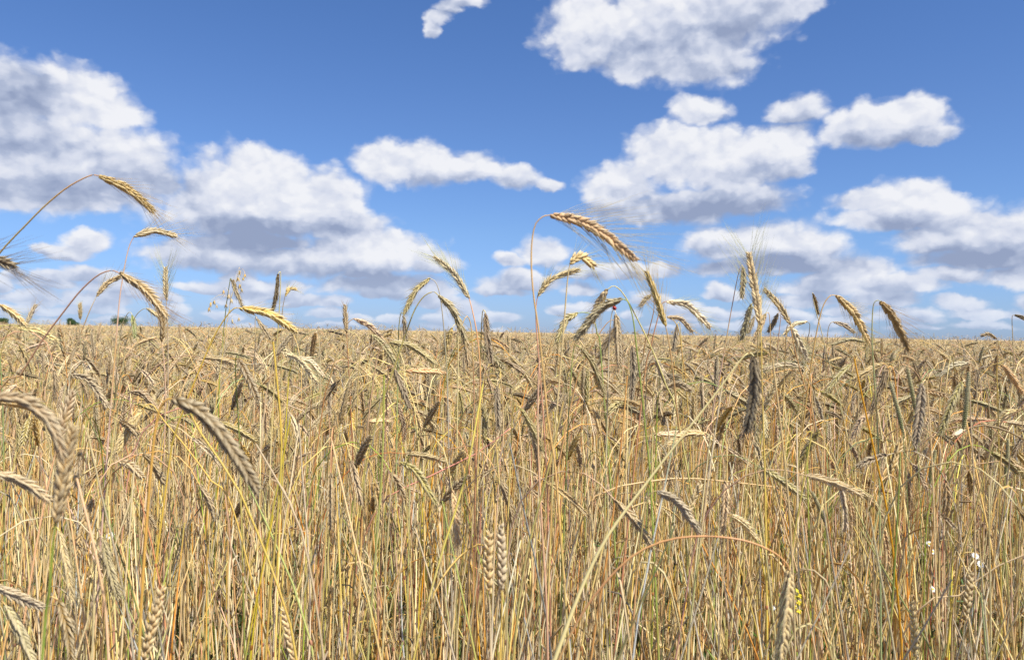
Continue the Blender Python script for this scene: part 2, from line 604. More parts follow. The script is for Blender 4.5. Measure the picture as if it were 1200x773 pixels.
def awns(mb, O, D0, T, ln, rad, col, rs, sides=3, bend=0.35):
    """thin tapering bristles from O along D0, bending towards T"""
    n = len(O)
    seg = 4
    pts = [O]
    d = D0.copy()
    for i in range(seg - 1):
        d = nrm(d + T * bend / seg + rs.normal(0, 0.008, d.shape))
        pts.append(pts[-1] + d * (ln / (seg - 1))[:, None])
    pts = np.stack(pts, 1)
    ref = nrm(np.cross(D0, np.array([0.31, 0.77, 0.55])))
    r2 = np.cross(D0, ref)
    a = np.arange(sides) * 2 * math.pi / sides
    rr = rad * np.array([1, .8, .55, .2])
    V = pts[:, :, None] + rr[None, :, None, None] * (np.cos(a)[None, None, :, None] * ref[:, None, None] + np.sin(a)[None, None, :, None] * r2[:, None, None])
    F = []
    for i in range(seg - 1):
        for j in range(sides):
            p, q = i * sides + j, i * sides + (j + 1) % sides
            F += [(p, q, q + sides), (p, q + sides, p + sides)]
    F = np.array(F)
    FF = F[None] + (np.arange(n) * seg * sides)[:, None, None]
    mb.add(V.reshape(-1, 3), FF.reshape(-1, 3), 2, col, None)


def ear(mb, mba, C, face, col, rs, lod='hero', kind='rye', fat=1.0, awn_len=0.035, awn_part=1.0, awn_col=None):
    """grain ear along curve C; face = direction its flat side looks"""
    L = np.linalg.norm(np.diff(C, axis=0), axis=1).sum()
    T0 = nrm(C[-1] - C[0])
    side_ref = np.cross(T0, face)
    if np.linalg.norm(side_ref) < 0.1:
        side_ref = np.cross(T0, np.array([0.3, 0.2, 0.9]))
    side_ref = nrm(side_ref)
    if kind == 'rye':
        per = {'hero': 0.0031, 'mid': 0.0038, 'low': 0.0066}[lod]
        fl, fw = 0.0165, 0.0025
        if lod == 'low':
            fl, fw = 0.018, 0.0034
        ang = 0.33
    else:
        per = {'hero': 0.0046, 'mid': 0.005, 'low': 0.008}[lod]
        fl, fw = 0.0125, 0.0030
        ang = 0.42
    n = max(8, int(L / per))
    u = np.linspace(0.0, 0.955, n)
    s = u * (len(C) - 1)
    i0 = np.clip(s.astype(int), 0, len(C) - 2)
    fr = (s - i0)[:, None]
    O = C[i0] * (1 - fr) + C[i0 + 1] * fr
    T, Sv, N = frames(C, side_ref)
    T, Sv, N = T[i0], Sv[i0], N[i0]
    sgn = np.where(np.arange(n) % 2 == 0, 1.0, -1.0)[:, None]
    prof = np.interp(u, [0, .08, .3, .62, .85, 1], [.55, .85, 1, .92, .7, .42]) * (1 + rs.normal(0, .05, n))
    sets = [(1, .50), (-1, .50)] if lod != 'low' else [(0, .0)]
    if lod == 'hero':
        sets.append((0, 0.0))
    core = nrm(T)
    tube(mb, spline(C, 8), 0.0027 * fat * np.interp(np.linspace(0, 1, 8), [0, .1, .8, 1], [.5, 1, .9, .3]), 5, 1, np.array(col) * 0.6)
    base_col = np.tile(np.asarray(col, float), (n, 1))
    tips = []
    for (nn, na) in sets:
        a = ang * min(fat, 1.1) * (0.65 + 0.7 * rs.rand(n, 1)) * np.where(nn == 0, 1.15, 1.0)
        b = na * 0.42 * nn + rs.normal(0, 0.09, (n, 1))
        D = nrm(T * np.cos(a) + Sv * sgn * np.sin(a) + N * b * 0.75)
        X = nrm(np.cross(D, N + 0.001))
        Y = np.cross(D, X)
        out = 0.0016 * fat
        Oo = O + Sv * sgn * out * (0.9 if nn == 0 else 0.15) + N * nn * 0.0017 * fat
        ln = fl * prof * (0.9 + 0.2 * rs.rand(n)) * (0.82 if nn == 0 and lod == 'hero' else 1.0)
        wd = fw * fat * prof * (0.9 + 0.2 * rs.rand(n)) * (0.75 if nn == 0 and lod == 'hero' else 1.0)
        cc = base_col * (0.72 + 0.5 * rs.rand(n, 1))
        place(mb, TPL[lod], Oo, X, Y, D, wd, ln, 1, cc)
        tips.append((Oo + D * ln[:, None] * 0.96, D, T))
    if mba is not None and awn_len > 0:
        ac = np.array(awn_col if awn_col is not None else np.minimum(np.array(col) * 1.15 + 0.05, 0.7))
        for (tp, D, TT) in tips:
            keep = rs.rand(n) < awn_part
            if keep.sum() == 0:
                continue
            tp, D2, TT = tp[keep], D[keep], TT[keep]
            m = len(tp)
            D3 = nrm(D2 + 0.3 * (D2 - TT) + rs.normal(0, 0.06, D2.shape))
            ln = awn_len * (0.55 + 0.7 * rs.rand(m))
            awns(mba, tp, D3, TT, ln, 0.00024 if lod == 'hero' else 0.00026, ac, rs)


def ribbon(mb, P, wd, col, up=None, twist=0.0, mat=3, fold=0.25):
    """leaf blade with a folded midrib, closed thin body"""
    P = np.asarray(P, float)
    n = len(P)
    T = nrm(np.gradient(P, axis=0))
    ref = np.array(up if up is not None else (0.2, 0.5, 0.85), float)
    A = nrm(np.cross(T, ref))
    B = np.cross(T, A)
    tw = np.linspace(0, twist, n)[:, None]
    A2 = A * np.cos(tw) + B * np.sin(tw)
    B2 = -A * np.sin(tw) + B * np.cos(tw)
    wv = (wd * np.interp(np.linspace(0, 1, n), [0, .12, .5, .85, 1], [.35, .9, 1, .55, .03]))[:, None]
    V = np.stack([P - A2 * wv, P + B2 * wv * fold, P + A2 * wv, P + B2 * (wv * fold - 0.0003)], 1).reshape(-1, 3)
    F = []
    for i in range(n - 1):
        for j in range(4):
            a, b = i * 4 + j, i * 4 + (j + 1) % 4
            F += [(a, b, b + 4), (a, b + 4, a + 4)]
    mb.add(V, F, mat, col, np.repeat(np.linspace(0, 1, n), 4))


# colours of ears and stems
EC = {
    'tan': lin(214, 184, 126), 'pale': lin(232, 208, 150), 'gold': lin(204, 172, 96), 'olive': lin(168, 152, 84),
    'dark': lin(126, 102, 62), 'black': lin(104, 88, 64), 'grey': lin(178, 155, 116), 'green': lin(116, 126, 62),
    'pink': lin(224, 186, 134), 'brown': lin(170, 138, 88),
}
SC = {
    'pale': lin(240, 218, 164), 'orange': lin(224, 168, 88), 'yellow': lin(220, 194, 98), 'green': lin(150, 164, 80),
    'red': lin(200, 134, 92), 'pinkish': lin(208, 164, 122), 'grey': lin(190, 174, 142), 'straw': lin(230, 200, 130),
    'blue': lin(176, 178, 172),
}


def stem_cols(P, rs, c):
    """node rings and slow colour drift along a straw"""
    n = len(P)
    base = np.tile(np.asarray(c, float), (n, 1))
    return base * (0.9 + 0.2 * np.interp(np.linspace(0, 1, n), np.linspace(0, 1, 7), rs.rand(7)))[:, None]


def plant_from(name, stem, ear_pts, ec, sc, rs, label=None, group=None, cat='rye', lod='hero', kind='rye', fat=1.0,
               awn=0.035, awn_part=1.0, r0=0.0015, leaf=None, face=None, separate=True, leaves=0, thick=1.0):
    """stem: top -> base (3D, base on the ground). Returns the thing."""
    stem = np.asarray(stem, float)
    base = stem[-1].copy()
    seg = 52 if lod == 'hero' else 22
    SP = spline(stem - base, seg, 2.0 if lod == 'hero' else 1.6)
    rad = np.interp(np.linspace(0, 1, len(SP)) ** 1.8, [0, .05, .4, 1], [.00075, .0011, .0017, .0021]) * thick
    if thick > 1.2:
        rad = np.interp(np.linspace(0, 1, len(SP)) ** 2, [0, .12, .3, 1], [.0008, .0014, .0028, .0034])
    root = empty(name, base) if separate else None
    mb = MB()
    tube(mb, SP, rad, 6 if lod == 'hero' else 4, 4 if ec is EC['black'] or thick > 1.2 else 0, stem_cols(SP, rs, sc))
    # swollen joints of the straw
    if lod == 'hero':
        for f in (0.55, 0.8):
            k = int(f * (len(SP) - 1))
            d = nrm(SP[k + 1] - SP[k])
            ring = np.array([SP[k] - d * .004, SP[k] - d * .002, SP[k] + d * .002, SP[k] + d * .004])
            tube(mb, ring, np.array([.8, 1.35, 1.35, .8]) * rad[k], 6, 0, np.asarray(SC['red']) * 0.7)
    if separate:
        mb.build('stem', root)
        mb = MB()
    if ear_pts is not None:
        E = spline(np.asarray(ear_pts, float) - base, 14)
        ma = MB() if separate else mb
        if face is None:
            g = nrm(np.asarray(E[7] + base - np.array([0, 0, CAM_H])))
            face = nrm(-g + rs.normal(0, 0.45, 3))
        ear(mb, ma, E, face, ec, rs, lod, kind, fat, awn, awn_part)
        if separate:
            e = mb.build('ear', root)
            if ma.n:
                ma.build('awns', e)
            mb = MB()
    for k in range(leaves):
        f = 0.3 + 0.5 * rs.rand()
        i = int(f * (len(SP) - 1))
        a = rs.rand() * 6.28
        L = 0.10 + 0.16 * rs.rand()
        h = np.array([math.cos(a), math.sin(a), 0])
        up0 = 0.4 + 0.5 * rs.rand()
        pts = [SP[i], SP[i] + h * L * .3 + np.array([0, 0, L * .35 * up0]), SP[i] + h * L * .7 + np.array([0, 0, L * .2 * up0 - L * .1]), SP[i] + h * L * .85 + np.array([0, 0, -L * .5])]
        ribbon(mb, spline(pts, 16), 0.0016 + 0.0009 * rs.rand(), np.asarray(leaf if leaf is not None else SC['straw']), twist=rs.normal(0, 2.2))
        if separate:
            mb.build('leaf', root)
            mb = MB()
    if separate:
        tag(root, label, cat, group)
        return root
    return mb


# ------------------------------------------------------------------ ground
def grid_sheet(name, xs, ys, zf):
    nx, ny = len(xs), len(ys)
    X, Y = np.meshgrid(xs, ys)
    V = np.stack([X, Y, zf(X, Y)], -1).reshape(-1, 3)
    i = (np.arange(ny - 1)[:, None] * nx + np.arange(nx - 1)[None]).ravel()
    F = np.concatenate([np.stack([i, i + 1, i + nx + 1], 1), np.stack([i, i + nx + 1, i + nx], 1)])
    return V, F


rg = np.random.RandomState(5)
m, q, b, o = material('soil', 0.95, 0.1)
gc = q.n('ShaderNodeTexCoord').outputs['Object']
n1 = q.noise(gc, 6, 8, 0.65)
n2 = q.noise(gc, 70, 6, 0.7)
c = q.ramp(n1, [(0.3, (0.075, 0.048, 0.03)), (0.5, (0.13, 0.088, 0.055)), (0.72, (0.20, 0.15, 0.095))])
c = q.mix(q.rng(n2, 0.5, 0.72, 0, 0.7), c, (0.27, 0.215, 0.14, 1))
q.put(b.inputs['Base Color'], c)
bp = q.n('ShaderNodeBump')
bp.inputs['Strength'].default_value = 0.8
bp.inputs['Distance'].default_value = 0.02
q.put(bp.inputs['Height'], n2)
q.put(b.inputs['Normal'], bp.outputs[0])
M_SOIL = m
near = np.linspace(-7, 7, 141)
xs = np.r_[-3000, -1000, -300, -80, -25, -12, near, 12, 25, 80, 300, 1000, 3000]
ys = np.r_[-3000, -600, -80, -15, -5, np.linspace(-1, 11, 121), 15, 25, 80, 300, 1000, 3500]
hn = rg.rand(60, 60)


def zsoil(X, Y):
    z = 0.012 * np.sin(X * 23 + 2 * np.sin(Y * 11)) * np.sin(Y * 19 + 1.5 * np.sin(X * 7)) + 0.006 * np.sin(X * 51 + Y * 37)
    fade = np.clip(1.2 - (np.abs(X) + np.abs(Y)) / 14, 0, 1)
    return z * fade - 0.012


mb = MB()
V, F = grid_sheet('ground', xs, ys, zsoil)
mb.add(V, F, 0, (0.1, 0.07, 0.04))
g = mb.build('ground', mats=[M_SOIL])
tag(g, kind='structure')

# ------------------------------------------------------------------ the standing rye, traced ears first
# (ear points base->tip, stem points from the ear downwards, distance, ear colour, stem colour, fatness, awn length, label)
H = [
 ([(116,206),(150,222),(181,248)], [(105,206),(80,219),(55,239),(30,264),(0,296),(-35,345),(-70,430)], 1.12,'gold','orange',1.05,.03,'long golden ear at the end of the highest sweeping stalk, top left against the clouds'),
 ([(-52,300),(-10,304),(19,312)], [(-62,304),(-72,330),(-80,420)], 0.95,'dark','straw',1.0,.05,'dark bristly ear poking in at the left edge below the sweeping stalk'),
 ([(157,277),(180,271),(207,276)], [(151,290),(145,318),(140,352),(136,400),(128,500),(118,640)], 1.4,'tan','pinkish',1.0,.035,'small horizontal tan ear on a tall thin stalk, just under the highest sweeping ear'),
 ([(140,320),(170,340),(197,373)], [(130,317),(114,323),(94,341),(74,366),(48,401),(20,446),(-10,495)], 1.15,'brown','pinkish',1.05,.035,'heavy brown ear at the end of the arched pinkish stalk on the left'),
 ([(113,347),(125,333),(142,323)], [(106,362),(98,382),(88,410),(80,460)], 1.7,'tan','pale',.9,.03,'short tan ear rising into the joint of the arched pinkish stalk on the left'),
 ([(195,352),(194,333),(194,313)], [(196,372),(197,410),(197,460),(198,560)], 1.75,'pale','pinkish',.9,.05,'whitish upright ear with widely spread pale bristles left of the wild oat'),
 ([(189,400),(191,380),(186,358)], [(192,420),(194,470),(192,560)], 1.6,'brown','pinkish',1.0,.04,'brown upright ear directly below the whitish ear with spread bristles'),
 ([(155,369),(157,382),(158,396)], [(153,366),(149,368),(142,385),(138,420)], 2.4,'green','yellow',1.1,.02,'short dark green hanging ear in front of the larger distant bush'),
 ([(172,361),(184,369),(196,379)], [(166,363),(158,372),(150,395),(144,430)], 2.2,'pale','straw',.9,.025,'small pale ear nodding right beside the short dark green one'),
 ([(0,357),(15,367),(31,382)], [(-4,355),(-6,362),(0,420),(4,520)], 1.6,'tan','green',1.0,.03,'striped tan ear drooping from the left edge at the horizon'),
 ([(31,380),(36,368),(42,357)], [(30,392),(29,420),(28,460)], 2.3,'grey','straw',1.0,.02,'small greyish upright ear just right of the left edge at the horizon'),
 ([(22,384),(45,388),(69,400)], [(16,384),(8,392),(0,420),(-6,470)], 1.8,'pale','straw',.95,.03,'pale striped ear lying nearly flat just below the horizon at far left'),
 ([(94,374),(94,366),(94,355)], [(94,384),(95,410),(96,450)], 2.9,'pale','straw',1.2,.012,'tiny pale upright ear standing next to the small distant bush'),
 ([(281,361),(315,368),(349,389)], [(275,361),(265,371),(250,396),(230,442),(208,500),(196,560)], 1.25,'gold','yellow',1.1,.022,'fat yellow golden ear nodding right from a yellow stalk, beside the wild oat'),
 ([(271,327),(277,342),(284,359)], [(270,326),(269,332),(265,360),(260,410),(256,480)], 2.1,'dark','green',.85,.012,'slim dark ear hanging beside the wild oat spikelets'),
 ([(326,321),(324,343),(319,366)], [(328,318),(329,322),(328,350),(326,382),(322,440),(316,560)], 1.85,'dark','pale',1.0,.012,'dark ear hanging alongside its own pale straight straw, above the fat golden ear'),
 ([(334,347),(339,339),(347,339)], [(333,352),(331,365),(330,400)], 2.3,'tan','straw',.9,.02,'tiny curled ear just right of the dark ear with pale straight straw'),
 ([(301,373),(308,384),(317,398)], [(300,371),(299,376),(299,400),(298,450)], 2.1,'brown','pale',.9,.012,'brown ear hanging under the fat yellow golden ear'),
 ([(406,390),(405,374),(404,357)], [(407,405),(409,440),(412,500),(415,580)], 2.0,'brown','red',1.0,.01,'brown upright ear on a reddish stalk standing left of the pale nodding ear'),
 ([(415,373),(433,382),(452,402)], [(410,376),(404,385),(396,410),(386,446),(375,500)], 1.75,'pink','orange',1.0,.02,'pinkish white backed ear nodding right from an orange stalk at the horizon'),
 ([(436,392),(450,405),(468,432)], [(430,392),(424,402),(420,440),(418,500)], 1.75,'olive','straw',1.05,.02,'olive ear hanging just under the pinkish white backed nodding ear'),
 ([(332,413),(352,424),(373,450)], [(327,412),(322,420),(316,445),(308,500)], 1.6,'pale','orange',1.0,.02,'striped pale ear drooping below the fat golden ear, left one of two side by side'),
 ([(349,418),(363,423),(379,440)], [(344,420),(340,434),(336,480)], 1.75,'pale','yellow',1.0,.02,'striped pale ear drooping below the fat golden ear, right one of two side by side'),
 ([(279,420),(290,440),(303,470)], [(278,417),(276,424),(277,460),(281,540)], 1.45,'dark','green',1.2,.01,'fat dark ear hanging from a straight greenish straw above the big brown ear tip'),
 ([(370,390),(367,403),(365,421)], [(371,388),(373,392),(375,420),(376,470)], 2.1,'brown','straw',1.0,.01,'brown ear hanging straight down just under the horizon, left of centre'),
 ([(255,442),(258,423),(266,402)], [(254,460),(250,500),(246,560)], 1.9,'grey','straw',1.1,.02,'grey white upright ear in the crop below the wild oat'),
 ([(504,326),(488,340),(473,368)], [(510,330),(515,343),(519,372),(522,410),(525,480)], 1.65,'olive','grey',1.0,.015,'olive golden ear drooping left from a thin grey arch, left of centre'),
 ([(473,369),(475,390),(478,416)], [(471,366),(469,370),(467,392),(466,450)], 1.7,'grey','green',.8,.02,'greyish withered ear hanging under the olive ear on the thin grey arch'),
 ([(514,346),(531,364),(546,399)], [(508,342),(497,347),(486,363),(475,392),(462,430),(447,474),(430,540),(420,620)], 1.45,'olive','yellow',1.1,.025,'olive ear hanging right from the tall bright yellow green arched stalk'),
 ([(550,350),(533,322),(508,300)], [(554,366),(559,392),(563,440),(560,490),(557,570),(555,680)], 1.4,'pale','orange',.85,.035,'pale straight ear pointing up left on a tall orange stalk, left of centre'),
 ([(569,367),(571,393),(576,426)], [(567,363),(565,370),(563,420),(562,500),(558,600)], 1.5,'dark','straw',1.05,.012,'dark golden ear hanging straight down at the horizon just right of the tall orange stalk'),
 ([(457,401),(482,406),(512,427)], [(450,403),(443,415),(437,450),(431,500),(426,580)], 1.55,'olive','pinkish',1.0,.03,'olive and gold ear lying flat across the bright yellow green arched stalk'),
 ([(530,384),(525,398),(520,416)], [(533,380),(536,384),(537,420),(536,480)], 1.7,'gold','straw',1.1,.015,'golden ear hanging left below the olive ear of the yellow green arch'),
 ([(541,388),(546,404),(549,428)], [(542,380),(547,370),(552,382),(554,420),(556,490)], 1.7,'brown','red',1.0,.02,'brown ear hanging from a small dark arch left of the tall orange stalk'),
 ([(575,429),(590,423),(616,438)], [(571,432),(568,445),(566,500)], 1.8,'brown','red',.9,.012,'thin brown arched ear in the crop right of the tall orange stalk'),
 ([(583,452),(583,475),(584,503)], [(583,447),(585,444),(588,455),(590,520)], 1.55,'dark','straw',1.0,.012,'dark ear hanging in mid crop below the thin brown arched ear'),
 ([(645,252),(678,259),(708,275),(747,306)], [(636,254),(627,264),(623,288),(623,320),(626,352),(631,385),(636,430),(643,500),(655,600)], 1.0,'pink','orange',1.25,.065,'largest ear of all, pinkish tan, nodding right from the tall orange stalk near the centre'),
 ([(668,309),(679,301),(697,312)], [(666,320),(664,340),(661,378),(656,440),(650,510),(646,600)], 1.25,'tan','yellow',1.15,.03,'short hunched ear on a straight yellow stalk under the largest ear'),
 ([(630,347),(645,328),(680,315)], [(628,362),(629,390),(633,440),(638,510),(642,600)], 1.5,'pale','red',.95,.025,'curved pale ear crossing just below the short hunched ear'),
 ([(780,382),(770,350),(757,317)], [(783,396),(788,430),(793,480),(800,560)], 1.35,'gold','pinkish',.95,.045,'long straight golden brown ear leaning left, right of the largest ear tip'),
 ([(763,346),(757,350),(750,359)], [(766,350),(766,365),(760,390),(752,430)], 1.9,'dark','red',1.0,.03,'tiny dark ear with bristles fanning left behind the leaning golden brown ear'),
 ([(729,350),(704,362),(672,399)], [(736,354),(742,374),(746,408),(750,442),(756,500),(764,600)], 1.25,'olive','green',1.3,.015,'fat olive ear drooping left from the bright green arched stalk'),
 ([(712,339),(704,352),(693,378)], [(720,335),(731,345),(745,370),(762,405),(780,450),(800,520)], 1.4,'gold','yellow',1.25,.03,'broad yellowish ear behind the fat olive ear of the green arched stalk'),
 ([(677,367),(664,375),(652,402)], [(684,366),(694,370),(700,392),(706,440)], 1.55,'olive','green',1.15,.015,'pale and olive ear drooping just left of the fat olive ear'),
 ([(722,368),(724,395),(726,430)], [(720,363),(717,367),(714,400),(712,470)], 1.5,'brown','pale',1.2,.015,'brown ear hanging straight down under the ladybird'),
 ([(724,381),(714,396),(702,419)], [(720,375),(712,378),(698,398),(684,428),(668,480)], 1.65,'dark','orange',1.05,.01,'dark brown ear slanting left below the ladybird'),
 ([(781,353),(805,358),(833,384)], [(776,356),(771,372),(762,410),(752,470)], 1.45,'pale','red',1.0,.025,'pale striped ear nodding right, upper of two right of the leaning golden brown ear'),
 ([(782,371),(797,374),(812,389)], [(786,372),(795,385),(800,420),(806,480)], 1.85,'tan','yellow',.95,.02,'plain tan ear nodding right, lower of two right of the leaning golden brown ear'),
 ([(794,380),(792,393),(789,411)], [(795,377),(797,382),(799,410),(800,460)], 2.1,'dark','straw',1.0,.01,'dark ear hanging at the horizon below the two nodding ears right of centre'),
 ([(871,313),(871,330),(869,349)], [(869,311),(865,322),(858,358),(851,398),(842,450),(832,510)], 1.9,'dark','pinkish',1.25,.015,'small dark ear hanging from a tall pink stalk left of the tallest upright ear'),
 ([(891,380),(885,340),(877,295)], [(892,400),(893,450),(895,520),(897,600)], 1.2,'pale','yellow',1.0,.06,'tallest upright pale ear with bristles pointing at the sky, right of centre'),
 ([(926,380),(913,358),(895,338)], [(928,392),(932,412),(942,450),(956,510)], 1.55,'gold','red',.95,.015,'slender golden ear leaning up left beside the tallest upright ear'),
 ([(929,384),(936,400),(945,420)], [(927,380),(922,384),(920,420),(918,480)], 1.6,'pale','straw',1.2,.02,'pale ear drooping at the foot of the slender golden leaning ear'),
 ([(881,356),(876,372),(869,398)], [(884,353),(888,362),(888,400),(886,470)], 1.7,'olive','yellow',1.2,.02,'olive ear hanging left of the base of the tallest upright ear'),
 ([(884,371),(881,379),(877,390)], [(886,369),(889,378),(890,410)], 2.4,'dark','straw',1.1,.01,'tiny dark hanging ear tucked behind the base of the tallest upright ear'),
 ([(897,368),(892,380),(884,398)], [(900,366),(902,374),(903,410),(904,470)], 2.0,'brown','orange',1.2,.015,'brown hanging ear touching the base of the tallest upright ear on its right'),
 ([(912,367),(907,377),(900,389)], [(914,366),(915,372),(912,400),(910,450)], 2.3,'dark','orange',1.1,.01,'dark brown slanting ear between the tallest upright ear and the slender golden one'),
 ([(946,377),(932,380),(918,392)], [(949,380),(948,392),(944,430)], 2.0,'pale','grey',.9,.01,'pale thin ear drooping left above the horizon, right of the slender golden ear'),
 ([(953,344),(956,355),(959,368)], [(952,343),(954,355),(960,378),(968,410),(978,450),(992,510)], 2.2,'dark','pale',.75,.02,'thin very dark ear beside the crossing straws right of centre'),
 ([(980,346),(1000,367),(1019,402)], [(972,347),(964,360),(958,384),(953,412),(948,445),(941,500),(933,570)], 1.4,'gold','straw',1.15,.04,'golden ear nodding on a curved straw, left one of the two big right-hand ears'),
 ([(1032,353),(1046,371),(1066,410)], [(1027,352),(1023,361),(1022,400),(1025,450),(1029,520),(1031,620)], 1.35,'brown','green',1.25,.045,'thick brown golden ear nodding on a straight pale green stalk on the right'),
 ([(977,377),(989,381),(1002,390)], [(973,379),(970,390),(968,430)], 2.2,'grey','straw',.9,.01,'small grey ear floating just above the horizon between the two big nodding ears'),
 ([(1016,401),(997,398),(974,404)], [(1020,404),(1022,420),(1022,470)], 2.2,'olive','straw',.8,.01,'thin olive ear lying flat at the horizon below the left big nodding ear'),
 ([(883,417),(884,455),(876,506)], [(878,413),(866,424),(838,462),(802,508),(762,560),(712,628),(680,692),(650,773),(630,830)], 0.95,'black','pale',1.2,.02,'blackish ear hanging from the thick pale straw that slants across the whole crop'),
 ([(942,430),(920,427),(896,432)], [(947,432),(950,445),(953,500)], 1.8,'pale','straw',.85,.015,'pale ear lying level right of the blackish ear'),
 ([(960,503),(950,520),(935,546)], [(964,502),(966,512),(965,560),(962,640)], 1.5,'olive','pale',1.15,.012,'fat olive ear drooping left in mid crop, right of the blackish ear'),
 ([(1081,449),(1078,480),(1073,522)], [(1083,446),(1086,452),(1091,520),(1095,620),(1098,773)], 1.2,'grey','pale',1.1,.03,'grey white ear hanging beside a long straight pale straw on the right'),
 ([(1040,431),(1033,452),(1020,484)], [(1044,429),(1048,438),(1052,480),(1058,560)], 1.5,'brown','orange',1.15,.015,'brown ear hanging over the pale green stalk on the right'),
 ([(1019,483),(1009,494),(998,514)], [(1023,480),(1026,490),(1025,540)], 1.55,'pink','straw',1.1,.02,'pinkish frayed ear just below the brown ear on the pale green stalk'),
 ([(1128,447),(1117,470),(1101,511)], [(1132,446),(1136,455),(1138,500),(1142,600)], 1.35,'olive','straw',1.05,.015,'olive ear slanting down left beside the dark green timothy head'),
 ([(1034,426),(1018,434),(1000,445)], [(1038,427),(1043,440),(1046,500)], 1.7,'gold','orange',1.1,.015,'yellow ear drooping left in the crop below the right big nodding ear'),
 ([(998,426),(985,438),(968,460)], [(1002,427),(1005,440),(1006,500)], 1.75,'olive','straw',.95,.012,'long olive ear drooping left below the left big nodding ear'),
 ([(1135,425),(1118,428),(1100,441)], [(1139,427),(1143,440),(1146,500)], 1.85,'pale','straw',.95,.012,'pale smooth ear drooping left high on the right side'),
 ([(1175,427),(1185,440),(1199,461)], [(1171,426),(1168,435),(1170,500)], 1.6,'pink','straw',1.0,.012,'pinkish ear slanting down right near the right edge'),
 ([(1168,397),(1159,392),(1150,393)], [(1170,402),(1169,420),(1168,470)], 2.6,'grey','straw',1.0,.01,'small ear lying level on the horizon near the right edge'),
 ([(1189,369),(1200,373),(1212,380)], [(1186,372),(1187,400),(1190,470)], 2.0,'dark','straw',.9,.01,'dark ear tip above the horizon cut by the right edge'),
 ([(202,467),(230,480),(262,512),(304,577)], [(194,469),(186,483),(180,520),(173,600),(166,700),(162,790)], 0.72,'dark','orange',1.3,.008,'very large brown ear slanting down right in the left foreground'),
 ([(-22,466),(20,468),(55,492),(76,536)], [(-35,470),(-50,500),(-62,600)], 0.62,'brown','straw',0.85,.012,'blurred pale ear curving in from the left edge, close to the camera'),
 ([(65,612),(74,560),(86,498)], [(62,640),(57,700),(48,790)], 0.66,'gold','green',1.05,.01,'blurred upright tan ear close to the camera at far left'),
 ([(-14,553),(20,562),(60,587)], [(-26,555),(-40,580),(-46,680)], 0.78,'grey','straw',.85,.012,'grey brown ear poking in from the left edge at mid height'),
 ([(84,438),(104,446),(128,478)], [(80,442),(76,455),(70,500),(60,580)], 1.4,'grey','straw',1.0,.012,'grey brown arched ear nodding right above the blurred ears'),
 ([(152,459),(166,462),(183,478)], [(146,462),(140,475),(132,520)], 1.5,'brown','straw',1.1,.02,'brown ear nodding right left of the very large brown ear'),
 ([(166,480),(152,502),(136,531)], [(172,474),(180,475),(190,490),(215,520),(245,560),(280,620)], 1.4,'gold','yellow',1.1,.015,'golden ear drooping left on a bright yellow bent stalk'),
 ([(168,531),(178,541),(194,567)], [(163,532),(158,545),(152,620),(146,700)], 1.3,'grey','pale',1.1,.01,'grey ear hooked over a pale stalk, right one of two below the golden drooping ear'),
 ([(140,541),(152,545),(167,559)], [(135,542),(130,555),(127,620)], 1.35,'brown','straw',1.1,.01,'brown ear, left one of two below the golden drooping ear'),
 ([(121,630),(128,660),(140,702)], [(117,628),(113,640),(110,700)], 1.15,'olive','straw',1.0,.02,'olive ear hanging in the lower left crop'),
 ([(-12,684),(20,698),(52,712)], [(-22,688),(-30,720),(-34,790)], 0.95,'grey','straw',1.0,.015,'grey ear poking in from the left edge near the bottom'),
 ([(6,708),(20,732),(40,780)], [(2,704),(-4,712),(-8,780)], 0.95,'olive','orange',1.0,.012,'green and white braided ear hanging in the bottom left corner'),
 ([(68,702),(78,730),(84,775)], [(63,700),(58,706),(54,780)], 1.0,'dark','straw',1.0,.02,'dark ear hanging at the bottom edge near the left corner'),
 ([(70,622),(78,660),(85,705)], [(66,618),(60,626),(58,700)], 1.15,'tan','straw',.9,.025,'frayed tan ear hanging below the blurred upright ear'),
 ([(828,508),(806,508),(781,522)], [(832,512),(830,530),(822,600),(812,700)], 1.35,'tan','pale',1.0,.012,'white striped ear drooping left beside the thick slanting straw'),
 ([(770,575),(793,588),(820,623)], [(764,577),(757,590),(750,640),(742,730)], 1.15,'grey','orange',1.15,.015,'greyish pink ear drooping right in the middle of the lower crop'),
 ([(858,603),(870,612),(887,631)], [(853,605),(849,620),(846,700)], 1.35,'pale','straw',1.1,.02,'small pale ear above the arching reddish stalk'),
 ([(925,668),(920,715),(912,783)], [(922,660),(905,646),(872,633),(826,628),(780,633),(740,652),(706,686),(680,722),(655,773),(640,830)], 0.9,'pale','red',1.3,.012,'grey white ear hanging from the arching reddish stalk in the lower right centre'),
 ([(470,541),(488,553),(512,591)], [(465,542),(460,555),(455,620),(450,720)], 1.3,'olive','straw',.95,.012,'thin olive ear drooping right in the lower crop left of centre'),
 ([(776,457),(792,450),(810,457)], [(772,462),(770,480),(768,560)], 1.5,'gold','green',1.3,.015,'stubby greenish gold ear lying level right of the bright green stalk'),
 ([(771,462),(773,478),(778,497)], [(769,458),(766,463),(765,500)], 1.6,'brown','straw',1.2,.01,'rusty brown ear hanging under the stubby greenish gold ear'),
 ([(734,474),(724,474),(711,484)], [(738,477),(740,490),(736,560)], 1.6,'olive','pale',1.3,.01,'stubby olive ear drooping left in the crop left of the bright green stalk'),
 ([(768,420),(773,430),(781,449)], [(764,421),(759,432),(756,480)], 1.7,'grey','grey',1.3,.01,'grey ear hooked on a thin grey arch right of the bright green stalk'),
 ([(741,405),(742,433),(740,469)], [(740,400),(738,404),(736,450),(734,540)], 1.5,'dark','straw',1.05,.01,'dark narrow ear hanging just left of the bright green stalk'),
